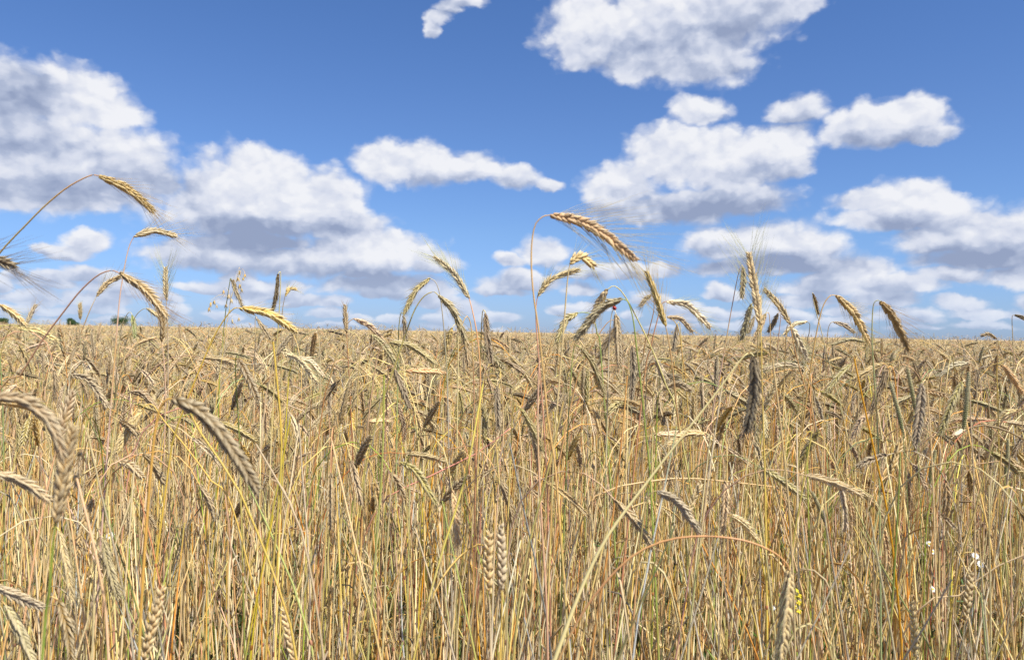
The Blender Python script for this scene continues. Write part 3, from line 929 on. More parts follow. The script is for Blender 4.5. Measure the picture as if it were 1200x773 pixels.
 ([(681,408),(694,425),(709,462)], [(677,405),(672,410),(668,460),(664,540)], 1.55,'olive','green',.85,.012,'white and olive braided ear hanging under the fat olive ear'),
 ([(610,478),(622,498),(636,528)], [(606,475),(601,482),(598,540)], 1.45,'olive','straw',.9,.012,'dull olive ear drooping right in the crop under the pale curved ear'),
 ([(1193,480),(1180,484),(1166,498)], [(1197,484),(1198,500),(1196,580)], 1.7,'tan','straw',1.0,.012,'tan ear drooping left at the right edge of the crop'),
 ([(462,432),(470,452),(480,478)], [(459,428),(455,434),(452,500)], 1.65,'dark','pinkish',1.1,.012,'dark ear hanging under the flat olive and gold ear'),
]
rs = np.random.RandomState(11)


def to_ground(P2, D, rs, wob=0.03):
    """traced stalk in space, running on down to the soil"""
    out = []
    n = len(P2)
    for i, (x, y) in enumerate(P2):
        out.append(at(x, y, D * (1 + wob * (i / n) ** 2)))
    d = out[-1] - out[-2]
    d = d / np.linalg.norm(d)
    if d[2] > -0.5:
        d = nrm(d + np.array([0, 0, -0.9]))
    z = out[-1][2]
    if z > 0.05:
        lean = np.clip(np.array([d[0], d[1]]) / max(0.4, -d[2]), -0.35, 0.35) * 0.6
        mid = out[-1] + np.array([lean[0] * z * .5, lean[1] * z * .5 + rs.normal(0, .01), -z * 0.5])
        end = np.array([mid[0] + lean[0] * z * .3, mid[1] + rs.normal(0, .02), 0.0])
        out += [mid, end]
    else:
        out[-1][2] = 0.0
    return np.array(out)


for (ep, sp, D, ec, sc, fat, awn, label) in H:
    dz = rs.normal(0, 0.012)
    E = np.array([at(x, y, D * (1 + dz * i / (len(ep) - 1))) for i, (x, y) in enumerate(ep)])
    ST = to_ground([ep[0]] + sp, D, rs)
    plant_from('rye_plant', ST, E, np.array(EC[ec]) * (0.9 + 0.2 * rs.rand()), SC[sc], rs, label, 'rye plants standing in the field', 'rye plant',
               'hero', 'rye', fat * (1.0 if D > .8 else .95), awn * 1.15, 0.8, thick=1.35 if label.startswith('blackish') else .85 if label.startswith('largest') else 1.0)

# ------------------------------------------------------------------ stray wheat ears
WH = [
 ([(573,696),(572,660),(573,622)], [(574,720),(575,790)], 0.97, 'tan', 'yellow', 'left one of the two braided wheat ears standing side by side in the lower centre'),
 ([(588,690),(588,655),(587,614)], [(588,715),(586,790)], 0.98, 'pink', 'yellow', 'right one of the two braided wheat ears standing side by side in the lower centre'),
 ([(347,785),(340,750),(332,712)], [(349,800),(350,860)], 1.1, 'pink', 'orange', 'pinkish wheat ear cut by the bottom edge, left of centre'),
 ([(1071,768),(1072,738),(1068,704)], [(1070,790),(1069,850)], 1.15, 'gold', 'straw', 'golden wheat ear upright at the bottom right'),
 ([(1131,726),(1134,700),(1138,668)], [(1129,745),(1125,800)], 1.25, 'gold', 'straw', 'golden wheat ear standing under the white daisies'),
 ([(1011,717),(1013,702),(1016,686)], [(1010,735),(1008,790)], 1.7, 'tan', 'straw', 'small tan wheat ear low in the crop left of the bottom right golden one'),
 ([(168,775),(178,732),(190,688)], [(165,800),(160,860)], 0.85, 'tan', 'straw', 'blurred tan wheat ear leaning right at the bottom left'),
]
for (ep, sp, D, ec, sc, label) in WH:
    E = np.array([at(x, y, D) for (x, y) in ep])
    plant_from('wheat_plant', to_ground([ep[0]] + sp, D, rs), E, EC[ec], SC[sc], rs, label, 'stray wheat among the rye', 'wheat plant', 'hero', 'wheat', 1.0, 0.008, 0.4)

# ------------------------------------------------------------------ bare stalks one can pick out
BS = [
 ([(1083,440),(1040,395),(1020,380)], None, None, None),
]
BARE = [
 ([(632,420),(630,500),(634,600),(640,700),(642,790)], 1.2, 'orange', 'upright orange straw running down through the crop right of centre'),
 ([(566,180+270),(545,560),(520,640),(495,730),(480,800)], 1.15, 'yellow', 'yellow straw slanting down left through the lower centre'),
 ([(320,400),(330,520),(322,640),(312,760)], 1.1, 'yellow', 'yellow green straw standing upright below the hanging brown ear'),
 ([(300,520),(345,600),(362,660),(372,720),(380,790)], 1.1, 'grey', 'grey straw leaning left at the lower left centre'),
 ([(215,470),(240,515),(275,565),(300,620),(330,700),(350,790)], 1.05, 'yellow', 'bright yellow straw slanting down right past the very large brown ear'),
 ([(90,560),(103,610),(118,680),(128,790)], 0.8, 'orange', 'thick orange straw leaning left in the lower left'),
 ([(1001,420),(1018,500),(1040,600),(1052,700),(1058,790)], 1.2, 'orange', 'orange straw leaning left on the right side'),
 ([(1055,530),(1052,600),(1046,700),(1040,790)], 1.15, 'green', 'green stalk standing low on the right'),
 ([(965,560),(970,640),(975,720),(978,800)], 1.3, 'pale', 'pale straw standing upright right of the yellow flower'),
 ([(905,420),(915,500),(925,600),(930,700),(932,790)], 1.1, 'yellow', 'yellow straw standing under the tallest upright ear'),
 ([(692,590),(740,568),(800,560),(870,566),(905,570)], 1.45, 'grey', 'level dull straw lying across the lower right centre'),
 ([(440,300+300),(500,560),(560,530),(600,500)], 1.6, 'red', 'reddish straw slanting up right across the lower left centre'),
 ([(735,440),(728,520),(716,620),(700,720),(690,800)], 1.3, 'red', 'thin red straw standing in the middle crop'),
 ([(1200,650),(1160,668),(1120,700),(1075,715)], 1.3, 'straw', 'pale straw lying across the lower right'),
 ([(450,440),(448,540),(440,650),(430,790)], 1.15, 'green', 'green and pink straw standing left of centre'),
 ([(660,470),(640,560),(615,660),(600,790)], 1.2, 'straw', 'pale straw slanting from the centre to the bottom'),
 ([(848,440),(836,520),(825,600),(810,720),(805,790)], 1.25, 'pale', 'pale white straw leaning right under the small dark ear on the pink stalk'),
]
for (pp, D, sc, label) in BARE:
    flat = pp[-1][1] < 760
    if flat:
        ST = np.array([at(x, y, D + 0.02 * i) for i, (x, y) in enumerate(pp)])
        e = ST[-1] if ST[-1][2] < ST[0][2] else ST[0]
        if ST[-1][2] > ST[0][2]:
            ST = ST[::-1]
        d = ST[-1] - ST[-2]
        ST = np.vstack([ST, ST[-1] + d * .6 + np.array([0, .05, -.22]), [ST[-1][0] + d[0], ST[-1][1] + .08, 0]])
    else:
        ST = to_ground(pp, D, rs)
    base = ST[-1].copy()
    P = spline(ST - base, 30)
    mb = MB()
    tube(mb, P, np.interp(np.linspace(0, 1, 30), [0, .5, 1], [.0012, .0020, .0023]), 6, 0, stem_cols(P, rs, SC[sc]))
    o = mb.build('straw_stalk')
    o.location = base
    tag(o, label, 'straw', 'bare straws in the crop')

# ------------------------------------------------------------------ timothy grass
def timothy(tip, bs, st, D, label):
    a, b2 = at(*tip, D), at(*bs, D)
    ST = to_ground([bs] + st, D, rs)
    base = ST[-1].copy()
    root = empty('timothy_grass', base)
    P = spline(ST - base, 26)
    mb = MB()
    tube(mb, P, np.interp(np.linspace(0, 1, 26), [0, 1], [.0007, .0013]), 6, 0, SC['green'])
    mb.build('stem', root)
    mb = MB()
    n = 30
    C = spline([b2 - base, (a + b2) / 2 - base + rs.normal(0, .001, 3), a - base], n)
    prof = np.interp(np.linspace(0, 1, n), [0, .06, .2, .9, 1], [.3, .8, 1, .85, .3]) * 0.0036
    tube(mb, C, prof * .8, 8, 1, EC['green'])
    T, Sv, N = frames(C, np.array([1., 0, 0.1]))
    O, X, Y, Z, W = [], [], [], [], []
    for i in range(n):
        for j in range(12):
            an = j * 2 * math.pi / 12 + (i % 2) * .26
            r = Sv[i] * math.cos(an) + N[i] * math.sin(an)
            O.append(C[i] + r * prof[i] * .7)
            z = nrm(r * .75 + T[i])
            Z.append(z)
            y = nrm(np.cross(z, T[i]))
            Y.append(y)
            X.append(np.cross(y, z))
            W.append(.0006)
    O, X, Y, Z = map(np.array, (O, X, Y, Z))
    cc = np.tile(np.array(EC['green']) * .8, (len(O), 1)) * (0.7 + .6 * rs.rand(len(O), 1))
    place(mb, TPL['low'], O, X, Y, Z, np.array(W) * 1.3, np.full(len(O), .0028), 1, cc)
    mb.build('seed_head', root)
    mb = MB()
    k = 12
    ribbon(mb, spline([P[k], P[k] + [.01, .01, .08], P[k] + [.03, .01, .15], P[k] + [.06, .0, .18]], 10), .003, SC['green'])
    mb.build('leaf', root)
    tag(root, label, 'timothy grass', 'timothy grass heads on the right')


timothy((1135,437),(1129,503),[(1126,545),(1120,620),(1110,720),(1106,790)],1.25,'tallest dark green timothy head standing clear on the right')
timothy((1063,430),(1073,482),[(1076,540),(1080,640),(1082,760)],1.45,'green timothy head right beside the grey white hanging ear')
timothy((1043,448),(1058,506),[(1062,560),(1066,660),(1068,760)],1.35,'green timothy head leaning left, leftmost of the ones by the grey white ear')
timothy((1181,515),(1178,557),[(1177,600),(1174,700),(1172,790)],1.6,'green timothy head near the right edge')
timothy((1096,528),(1090,566),[(1088,610),(1086,700),(1085,790)],1.6,'dull green timothy head low beside the long straight pale straw')
timothy((952,577),(968,613),[(973,650),(978,720),(980,790)],1.5,'faded green timothy head left of the right hand straws')

# ------------------------------------------------------------------ wild oat
def oat():
    D = 1.7
    ST = to_ground([(279,322),(274,338),(268,362),(263,400),(256,450),(250,520)], D, rs)
    base = ST[-1].copy()
    root = empty('wild_oat', base)
    P = spline(ST - base, 30)
    mb = MB()
    tube(mb, P, np.interp(np.linspace(0, 1, 30), [0, .3, 1], [.0004, .0009, .0014]), 5, 0, SC['yellow'])
    mb.build('stem', root)
    spots = [(281,317,.9),(287,321,.8),(279,325,.9),(274,327,.8),(285,325,.7),(281,333,1),(283,338,.9),(268,345,.9),(276,332,.7),(247,354,1),(251,352,.9),(245,360,.9),(254,357,.8),(271,350,1),(265,356,.9),(269,362,.8),(272,374,.9),(280,372,.8),(262,340,.8)]
    for (x, y, s) in spots:
        tip = at(x, y, D + rs.normal(0, .015)) - base
        # thin branch from the main stalk
        k = np.argmin(np.abs(P[:, 2] - (tip[2] + 0.004)) + 0.0)
        b0 = P[min(len(P) - 1, k)]
        mb = MB()
        br = spline([b0, (b0 + tip) / 2 + [0, 0, .012], tip + [0, 0, .004], tip], 8)
        tube(mb, br, .00022, 3, 0, SC['straw'])
        n = 3
        Z = nrm(np.array([[.25, 0, -1], [-.25, .1, -1], [0, -.2, -1]]) + rs.normal(0, .1, (3, 3)))
        X = nrm(np.cross(Z, [0, 1, .2]))
        Y = np.cross(Z, X)
        place(mb, TPL['mid'], np.tile(tip, (3, 1)), X, Y, Z, np.full(3, .0016 * s), np.full(3, .013 * s), 1, np.tile(EC['gold'], (3, 1)) * (.8 + .4 * rs.rand(3, 1)))
        mb.build('spikelet', root)
    tag(root, 'wild oat with loose drooping golden spikelets against the sky', 'wild oat')


oat()

# ------------------------------------------------------------------ weeds in flower and the ladybird
def simple_mat(name, col, rough=0.5, spec=0.4):
    m, q, b, o = material(name, rough, spec)
    oc = q.n('ShaderNodeTexCoord').outputs['Object']
    nz = q.noise(oc, 400, 3, 0.6)
    q.put(b.inputs['Base Color'], q.mix(q.rng(nz, .3, .7, 0, .35), (*col, 1), (*[c * .7 for c in col], 1)))
    return m


M_WHITE = simple_mat('white_petal', (.78, .78, .75))
M_YEL = simple_mat('yellow_petal', (.80, .62, .03))
M_RED = simple_mat('red_shell', (.42, .02, .012), .45, .4)
M_BLK = simple_mat('black_shell', (.015, .015, .015), .3, .5)
M_GRN = simple_mat('green_stalk', (.10, .17, .045))
FM = [M_WHITE, M_YEL, M_GRN, M_RED, M_BLK]


def uvblob(mb, c, r, mat, half=False, seg=12, rings=7, ax=None):
    V, F = [], []
    t1 = math.pi / 2 if half else math.pi
    for i in range(rings + 1):
        th = t1 * i / rings
        for j in range(seg):
            a = 2 * math.pi * j / seg
            V.append((math.sin(th) * math.cos(a) * r[0], math.sin(th) * math.sin(a) * r[1], math.cos(th) * r[2]))
    for i in range(rings):
        for j in range(seg):
            a, b = i * seg + j, i * seg + (j + 1) % seg
            F += [(a, a + seg, b + seg), (a, b + seg, b)]
    V = np.array(V)
    if ax is not None:
        V = V @ np.array(ax)
    mb.add(V + np.array(c), F, mat, (1, 1, 1))


def frame_of(n):
    n = nrm(np.asarray(n, float))
    x = nrm(np.cross([0.1, .2, 1.0] if abs(n[2]) < .9 else [1., 0, 0], n))
    return np.array([x, np.cross(n, x), n])


def daisy(px, py, D, size, label):
    c = at(px, py, D)
    ST = to_ground([(px, py), (px + 1, py + 18), (px - 2, py + 60)], D, rs)
    base = ST[-1].copy()
    root = empty('daisy', base)
    mb = MB()
    tube(mb, spline(ST - base, 16), .0007, 5, 2, (1, 1, 1))
    mb.build('stem', root, FM)
    hn_ = nrm(np.array([rs.normal(0, .3), -1.0, .7 + rs.normal(0, .2)]))
    fx = frame_of(hn_)
    mb = MB()
    k = 13
    for j in range(k):
        a = 2 * math.pi * j / k
        r = fx[0] * math.cos(a) + fx[1] * math.sin(a)
        P = np.array([r * size * .25, r * size * .6 + hn_ * size * .05, r * size * (1 + .1 * rs.rand()) - hn_ * size * .1]) + (c - base)
        ribbon(mb, spline(P, 6), size * .21, (1, 1, 1), up=hn_, mat=0, fold=.1)
    mb.build('petals', root, FM)
    mb = MB()
    uvblob(mb, c - base, (size * .34, size * .34, size * .26), 1, True, ax=fx)
    mb.build('flower_centre', root, FM)
    tag(root, label, 'daisy', 'daisies low in the crop')


daisy(1143,651,1.6,.0075,'upper one of the two large white daisies close together on the lower right')
daisy(1149,661,1.6,.008,'lower one of the two large white daisies close together on the lower right')
daisy(1089,637,1.7,.0075,'white daisy left of the two large ones, upper of a small pair')
daisy(1093,646,1.75,.007,'white daisy left of the two large ones, lower of a small pair')
daisy(1093,690,1.6,.007,'tiny white daisy directly below the small pair')
daisy(129,627,1.5,.008,'tiny white daisy in the lower left crop above the hanging olive ear')
daisy(905,712,1.5,.006,'tiny white daisy just left of the yellow flower')


def mustard():
    D = 1.3
    ST = to_ground([(934,688),(935,705),(936,735),(938,790)], D, rs)
    base = ST[-1].copy()
    root = empty('yellow_flower', base)
    mb = MB()
    tube(mb, spline(ST - base, 16), .0008, 5, 2, (1, 1, 1))
    mb.build('stem', root, FM)
    for (x, y) in [(934,692),(937,698),(932,700),(936,706),(931,711),(936,716)]:
        c = at(x, y, D + rs.normal(0, .004)) - base
        nn = nrm(np.array([rs.normal(0, .5), -1, .4 + rs.normal(0, .4)]))
        fx = frame_of(nn)
        mb = MB()
        for j in range(4):
            a = j * math.pi / 2 + .4
            r = fx[0] * math.cos(a) + fx[1] * math.sin(a)
            ribbon(mb, spline(np.array([c, c + r * .003 + nn * .001, c + r * .0045]), 5), .0021, (1, 1, 1), up=nn, mat=1, fold=.15)
        uvblob(mb, c, (.001, .001, .001), 1, seg=6, rings=4)
        mb.build('blossom', root, FM)
    tag(root, 'small cluster of bright yellow blossoms in the lower right crop', 'yellow flower')


mustard()


def ladybird():
    c = at(720, 361, 1.262)
    root = empty('ladybird', c)
    nn = nrm(np.array([.3, -1, .35]))
    fx = frame_of(nn)
    for s in (-1, 1):
        mb = MB()
        uvblob(mb, fx[0] * s * .0004, (.0030, .0036, .0026), 3, True, ax=fx)
        sh = mb.build('wing_case', root, FM)
        mb = MB()
        for (a, b2) in ((.0014, .0012), (.0012, -.0012)):
            p = fx[0] * s * a + fx[1] * b2 + nn * .0023
            uvblob(mb, p, (.0006, .0006, .0003), 4, seg=8, rings=4, ax=fx)
        mb.build('spots', sh, FM)
    mb = MB()
    uvblob(mb, fx[1] * .0037 + nn * .0006, (.0017, .0013, .0012), 4, ax=fx)
    mb.build('head', root, FM)
    mb = MB()
    for s in (-1, 1):
        for y in (-.0018, .0003, .0022):
            p0 = fx[0] * s * .0022 + fx[1] * y
            tube(mb, np.array([p0, p0 + fx[0] * s * .0018 - nn * .0005, p0 + fx[0] * s * .0024 - nn * .002]), .00022, 4, 4, (1, 1, 1))
    mb.build('legs', root, FM)
    tag(root, 'red ladybird with black spots sitting on the fat olive ear', 'ladybird')


ladybird()

# ------------------------------------------------------------------ prototypes for the mass of the crop
def proto_curves(rs, h, bend, el_, lean):
    """stem top->base and ear base->tip in local space, nodding towards +X; h = height of the highest point"""
    a0 = rs.normal(0.05, .05) + lean
    n = 26
    Ls = h * 1.0
    th = np.zeros(n)
    t = np.linspace(0, 1, n)
    start = 0.80
    bd = bend * 0.92
    th = a0 + np.where(t > start, bd * ((t - start) / (1 - start)) ** 1.5, 0) + 0.05 * np.sin(t * 5 + rs.rand() * 6)
    seg = Ls / (n - 1)
    P = [np.zeros(3)]
    yy = rs.normal(0, .04)
    for i in range(1, n):
        P.append(P[-1] + seg * np.array([math.sin(th[i]), yy * t[i], math.cos(th[i])]))
    P = np.array(P)
    e = [P[-1]]
    a = th[-1]
    for i in range(5):
        a += (0.02 + bend * .022)
        e.append(e[-1] + el_ / 5 * np.array([math.sin(a), yy, math.cos(a)]))
    e = np.array(e)
    top = max(P[:, 2].max(), e[:, 2].max())
    k = h / top
    P[:, 2] *= k
    e = e - P[-1] * 1.0 + P[-1] if k == 1 else np.column_stack([e[:, 0], e[:, 1], e[:, 2] - P[-1, 2] / k + P[-1, 2]])
    return P[::-1], e


ecs = ['tan', 'brown', 'gold', 'olive', 'brown', 'grey', 'tan', 'dark', 'brown', 'olive', 'pink', 'gold']
scs = ['straw', 'orange', 'yellow', 'pale', 'pinkish', 'green', 'straw', 'grey', 'red', 'orange']
rp = np.random.RandomState(77)
# individuals near the camera: prototypes as real things, placed once, then copied
protos = []
LOOK = {'tan': 'tan', 'pale': 'pale straw coloured', 'gold': 'golden', 'olive': 'olive', 'brown': 'brown', 'grey': 'greyish', 'dark': 'dark brown', 'pink': 'pinkish'}
SL = {'straw': 'straw coloured', 'orange': 'orange', 'yellow': 'yellow', 'pale': 'pale', 'pinkish': 'pinkish', 'green': 'green', 'grey': 'grey', 'red': 'reddish'}
for i in range(18):
    bend = [0.1, .5, 1.6, 1.95, 2.5, 2.8, 1.8, 2.3, 2.9][i % 9] + rp.normal(0, .12)
    e_, s_ = ecs[(i * 5) % len(ecs)], scs[(i * 3) % len(scs)]
    P, E = proto_curves(rp, 1.25, bend, 0.064 + .032 * rp.rand(), 0)
    pose = 'upright' if bend < .8 else 'nodding' if bend < 2.05 else 'hanging'
    t = plant_from('rye_plant', P, E, EC[e_], SC[s_], rp, None, None, 'rye plant', 'mid', fat=1.0 + .2 * rp.rand(), awn=.028 if bend > 1 else .04, awn_part=.8,
                   face=nrm(rp.normal(0, 1, 3)), leaves=int(rp.rand() < .5))
    t['label'] = f'{LOOK[e_]} {pose} ear on {SL[s_]} stem among the dense front rows'
    t['group'] = f'{LOOK[e_]} {pose} ears on {SL[s_]} straws in the front rows'
    protos.append(t)


def copy_tree(o, parent=None):
    c = o.copy()
    COL.objects.link(c)
    if parent:
        c.parent = parent
    for ch in o.children:
        copy_tree(ch, c)
    return c


used = [False] * len(protos)
NI = 190
kids = [list(p.children) for p in protos]
placed = 0
ri = np.random.RandomState(3)
RNEAR = 2.1
while placed < NI:
    y = 1.15 + (RNEAR - 1.15) * math.sqrt(ri.rand())
    x = (ri.rand() * 2 - 1) * (y * 0.66)
    i = ri.randint(len(protos))
    if y < 1.45 and abs(x / y * FPX - (-20)) < 22:
        continue        # nothing crowds in front of the pair of wheat ears
    h = min(1.40, max(.95, ri.normal(1.24, .085)))
    if y < 1.6 and h > 1.27:
        h = 1.2 + .07 * ri.rand()
    if not used[i]:
        t = protos[i]
        used[i] = True
    else:
        t = copy_tree(protos[i])
    s = h / 1.25
    t.location = (x, y, 0)
    a = ri.normal(0, .9) if ri.rand() < .72 else ri.rand() * 6.28
    t.rotation_euler = (ri.normal(0, .035), ri.normal(0, .045), a)
    t.scale = (1, 1, s)
    placed += 1


# ------------------------------------------------------------------ the uncountable rest, instanced
def source_collection(name, objs):
    c = bpy.data.collections.new(name)
    for o in objs:
        c.objects.link(o)
    return c


def scatter(name, coll, pts, rot, scl, idx, label, kind='stuff'):
    me = bpy.data.meshes.new(name)
    n = len(pts)
    me.vertices.add(n)
    me.vertices.foreach_set('co', np.asarray(pts, float).ravel())
    for nm, ty, key, dat in (('rot', 'FLOAT_VECTOR', 'vector', rot), ('scl', 'FLOAT_VECTOR', 'vector', scl), ('idx', 'INT', 'value', idx)):
        a = me.attributes.new(nm, ty, 'POINT')
        a.data.foreach_set(key, np.ascontiguousarray(dat).ravel())
    o = bpy.data.objects.new(name, me)
    COL.objects.link(o)
    ng = bpy.data.node_groups.new(name, 'GeometryNodeTree')
    ng.interface.new_socket('Geometry', in_out='INPUT', socket_type='NodeSocketGeometry')
    ng.interface.new_socket('Geometry', in_out='OUTPUT', socket_type='NodeSocketGeometry')
    N, L = ng.nodes, ng.links
    gi, go = N.new('NodeGroupInput'), N.new('NodeGroupOutput')
    ci = N.new('GeometryNodeCollectionInfo')
    ci.inputs['Collection'].default_value = coll
    ci.inputs['Separate Children'].default_value = True
    ci.inputs['Reset Children'].default_value = True
    ip = N.new('GeometryNodeInstanceOnPoints')
    ip.inputs['Pick Instance'].default_value = True
    L.new(gi.outputs[0], ip.inputs['Points'])
    L.new(ci.outputs[0], ip.inputs['Instance'])

    def na(nm, ty):
        k = N.new('GeometryNodeInputNamedAttribute')
        k.data_type = ty
        k.inputs[0].default_value = nm
        return k.outputs[0]
    L.new(na('idx', 'INT'), ip.inputs['Instance Index'])
    er = N.new('FunctionNodeEulerToRotation')
    L.new(na('rot', 'FLOAT_VECTOR'), er.inputs[0])
    L.new(er.outputs[0], ip.inputs['Rotation'])
    L.new(na('scl', 'FLOAT_VECTOR'), ip.inputs['Scale'])
    L.new(ip.outputs[0], go.inputs[0])
    md = o.modifiers.new('scatter', 'NODES')
    md.node_group = ng
    tag(o, label, kind=kind)
    return o


def mk(name, mb):
    return bpy.data.objects.new(name, mb.mesh(name, MATS))


mid_src, low_src = [], []
for i in range(26):
    bend = [0.1, .6, 1.75, 2.0, 2.3, 2.6, 2.9, 2.15][i % 8] + rp.normal(0, .15)
    e_, s_ = ecs[(i * 7 + 1) % len(ecs)], scs[(i * 3 + 1) % len(scs)]
    P, E = proto_curves(rp, 1.25, bend, 0.064 + .032 * rp.rand(), 0)
    mb = plant_from('x', P, E, EC[e_], SC[s_], rp, lod='mid', fat=1.05 + .2 * rp.rand(), awn=.028, awn_part=.5, face=nrm(rp.normal(0, 1, 3)), separate=False, leaves=1 if rp.rand() < .6 else 0)
    mid_src.append(mk('mid_%02d' % i, mb))
for i in range(26):
    bend = [0.1, .6, 1.75, 2.0, 2.3, 2.6, 2.9, 2.15][i % 8] + rp.normal(0, .15)
    e_, s_ = ecs[(i * 7 + 1) % len(ecs)], scs[(i * 3 + 1) % len(scs)]
    P, E = proto_curves(rp, 1.25, bend, 0.070 + .03 * rp.rand(), 0)
    mb = plant_from('x', P, E, EC[e_], SC[s_], rp, lod='low', fat=1.2, awn=0.0, face=nrm(rp.normal(0, 1, 3)), separate=False)
    low_src.append(mk('low_%02d' % i, mb))
c_mid = source_collection('crop_sources_near', mid_src)
c_low = source_collection('crop_sources_far', low_src)


def wedge(rs, n, r0, r1, margin=1.2, k=0.66):
    """points spread evenly over the strip of field in front"""
    out = []
    while len(out) < n:
        y = math.sqrt(r0 * r0 + rs.rand() * (r1 * r1 - r0 * r0)) if r1 > 3 else r0 + rs.rand() * (r1 - r0)
        x = (rs.rand() * 2 - 1) * (y * k + margin)
        out.append((x, y, 0))
    return np.array(out)


def height(rs, y, mu=1.22, sg=.085):
    return np.clip(rs.normal(mu, sg, len(y)), .85, np.minimum(1.40 + .006 * y, 1.52))


def rots(rs, n, tilt=.05):
    a = np.where(rs.rand(n) < .6, rs.normal(0, .9, n), rs.rand(n) * 6.28)
    return np.stack([rs.normal(0, tilt, n), rs.normal(0, tilt, n), a], 1)


rb = np.random.RandomState(21)
# near margin beside the view plus everything from the front rows backwards
p1 = wedge(rb, 5200, RNEAR, 6.0)
p1b = np.array([p for p in wedge(rb, 700, 0.9, RNEAR, 1.6) if abs(p[0]) > p[1] * .72 + .05])
pA = np.vstack([p1, p1b])
n = len(pA)
hA = height(rb, pA[:, 1])
scatter('rye_crop', c_mid, pA, rots(rb, n), np.stack([np.ones(n), np.ones(n), hA / 1.25], 1), rb.randint(0, 26, n), 'ripe rye standing close behind the front rows')
pB = np.vstack([wedge(rb, 16000, 5.6, 13, 1.5), wedge(rb, 20000, 13, 30, 2), wedge(rb, 14000, 30, 70, 3)])
n = len(pB)
hB = height(rb, pB[:, 1], 1.23, .075)
hB = np.where(pB[:, 1] > 13, np.clip(rb.normal(1.26, .12, n), 1.0, np.minimum(1.44 + .006 * pB[:, 1], 1.72)), hB)
scatter('distant_rye_crop', c_low, pB, rots(rb, n, .06), np.stack([np.full(n, 1.0), np.full(n, 1.0), hB / 1.25], 1), rb.randint(0, 26, n), 'ripe rye running back to the horizon')

# bare straws, broken stalks and dry blades between them
st_src = []
sc_all = ['straw', 'pale', 'orange', 'yellow', 'grey', 'blue', 'pinkish', 'green', 'pale', 'straw', 'grey', 'grey', 'straw', 'pale']
for i in range(28):
    mb = MB()
    h = 1.0
    P = [np.zeros(3), [rp.normal(0, .012), rp.normal(0, .012), .35], [rp.normal(0, .025), rp.normal(0, .025), .7], [rp.normal(0, .06), rp.normal(0, .06), 1.0]]
    P = spline(P, 14)
    tube(mb, P, np.interp(np.linspace(0, 1, 14), [0, .6, 1], [.0023, .0019, .0011]), 5, 0, stem_cols(P, rp, np.array(SC[sc_all[i % 14]]) * .95))
    for j in (5, 9):
        d = nrm(P[j + 1] - P[j])
        rj = np.interp(j / 13, [0, .6, 1], [.0023, .0019, .0011])
        tube(mb, np.array([P[j] - d * .004, P[j] - d * .0015, P[j] + d * .0015, P[j] + d * .004]), np.array([.9, 1.4, 1.4, .9]) * rj, 5, 0, np.asarray(SC['red']) * .55)
    for k in range(int(rp.rand() < .55)):
        j = rp.randint(3, 12)
        a = rp.rand() * 6.28
        L = .12 + .18 * rp.rand()
        hh = np.array([math.cos(a), math.sin(a), 0])
        pts = [P[j], P[j] + hh * L * .12 + [0, 0, L * .3], P[j] + hh * L * .35 + [0, 0, L * .28], P[j] + hh * L * .5 + [0, 0, -L * .05], P[j] + hh * L * .56 + [0, 0, -L * .4]]
        ribbon(mb, spline(pts, 12), .0013 + .0013 * rp.rand(), np.array(SC[['straw', 'grey', 'pale', 'straw'][rp.randint(4)]]) * .85, twist=rp.normal(0, 2.5))
    st_src.append(mk('straw_%02d' % i, mb))
c_st = source_collection('straw_sources', st_src)
pS = np.vstack([wedge(rb, 1150, 1.15, 2.2, .5), wedge(rb, 2300, 2.0, 5.0, .8), wedge(rb, 1800, 5, 9, 1)])
n = len(pS)
hS = np.clip(rb.normal(.98, .17, n), .4, 1.28)
tl = np.where((rb.rand(n) < .12) & (pS[:, 1] > 1.9), .22, .06)
rt = np.stack([rb.normal(0, 1, n) * tl, rb.normal(0, 1, n) * tl, rb.rand(n) * 6.28], 1)
scatter('dry_straw', c_st, pS, rt, np.stack([np.ones(n), np.ones(n), hS], 1), rb.randint(0, 28, n), 'bare and broken straws between the rye')

# green grass blades and weeds low down
gr_src = []
for i in range(8):
    mb = MB()
    for k in range(5):
        a = rp.rand() * 6.28
        hh = np.array([math.cos(a), math.sin(a), 0])
        L = .25 + .35 * rp.rand()
        b0 = hh * .01
        ribbon(mb, spline([b0, b0 + hh * L * .1 + [0, 0, L * .5], b0 + hh * L * .3 + [0, 0, L * .9], b0 + hh * L * .6 + [0, 0, L * .85]], 9), .003 + .002 * rp.rand(),
               np.array([.09, .16, .04]) * (.7 + .7 * rp.rand()) if rp.rand() < .75 else np.array(SC['straw']) * .7, twist=rp.normal(0, 1))
    gr_src.append(mk('grass_%02d' % i, mb))
c_gr = source_collection('grass_sources', gr_src)
pG = wedge(rb, 1500, 1.7, 7, .8)
n = len(pG)
sG = .6 + .8 * rb.rand(n)
scatter('green_undergrowth', c_gr, pG, np.stack([rb.normal(0, .1, n), rb.normal(0, .1, n), rb.rand(n) * 6.28], 1), np.stack([sG, sG, sG], 1), rb.randint(0, 8, n), 'green grass and weeds under the rye')

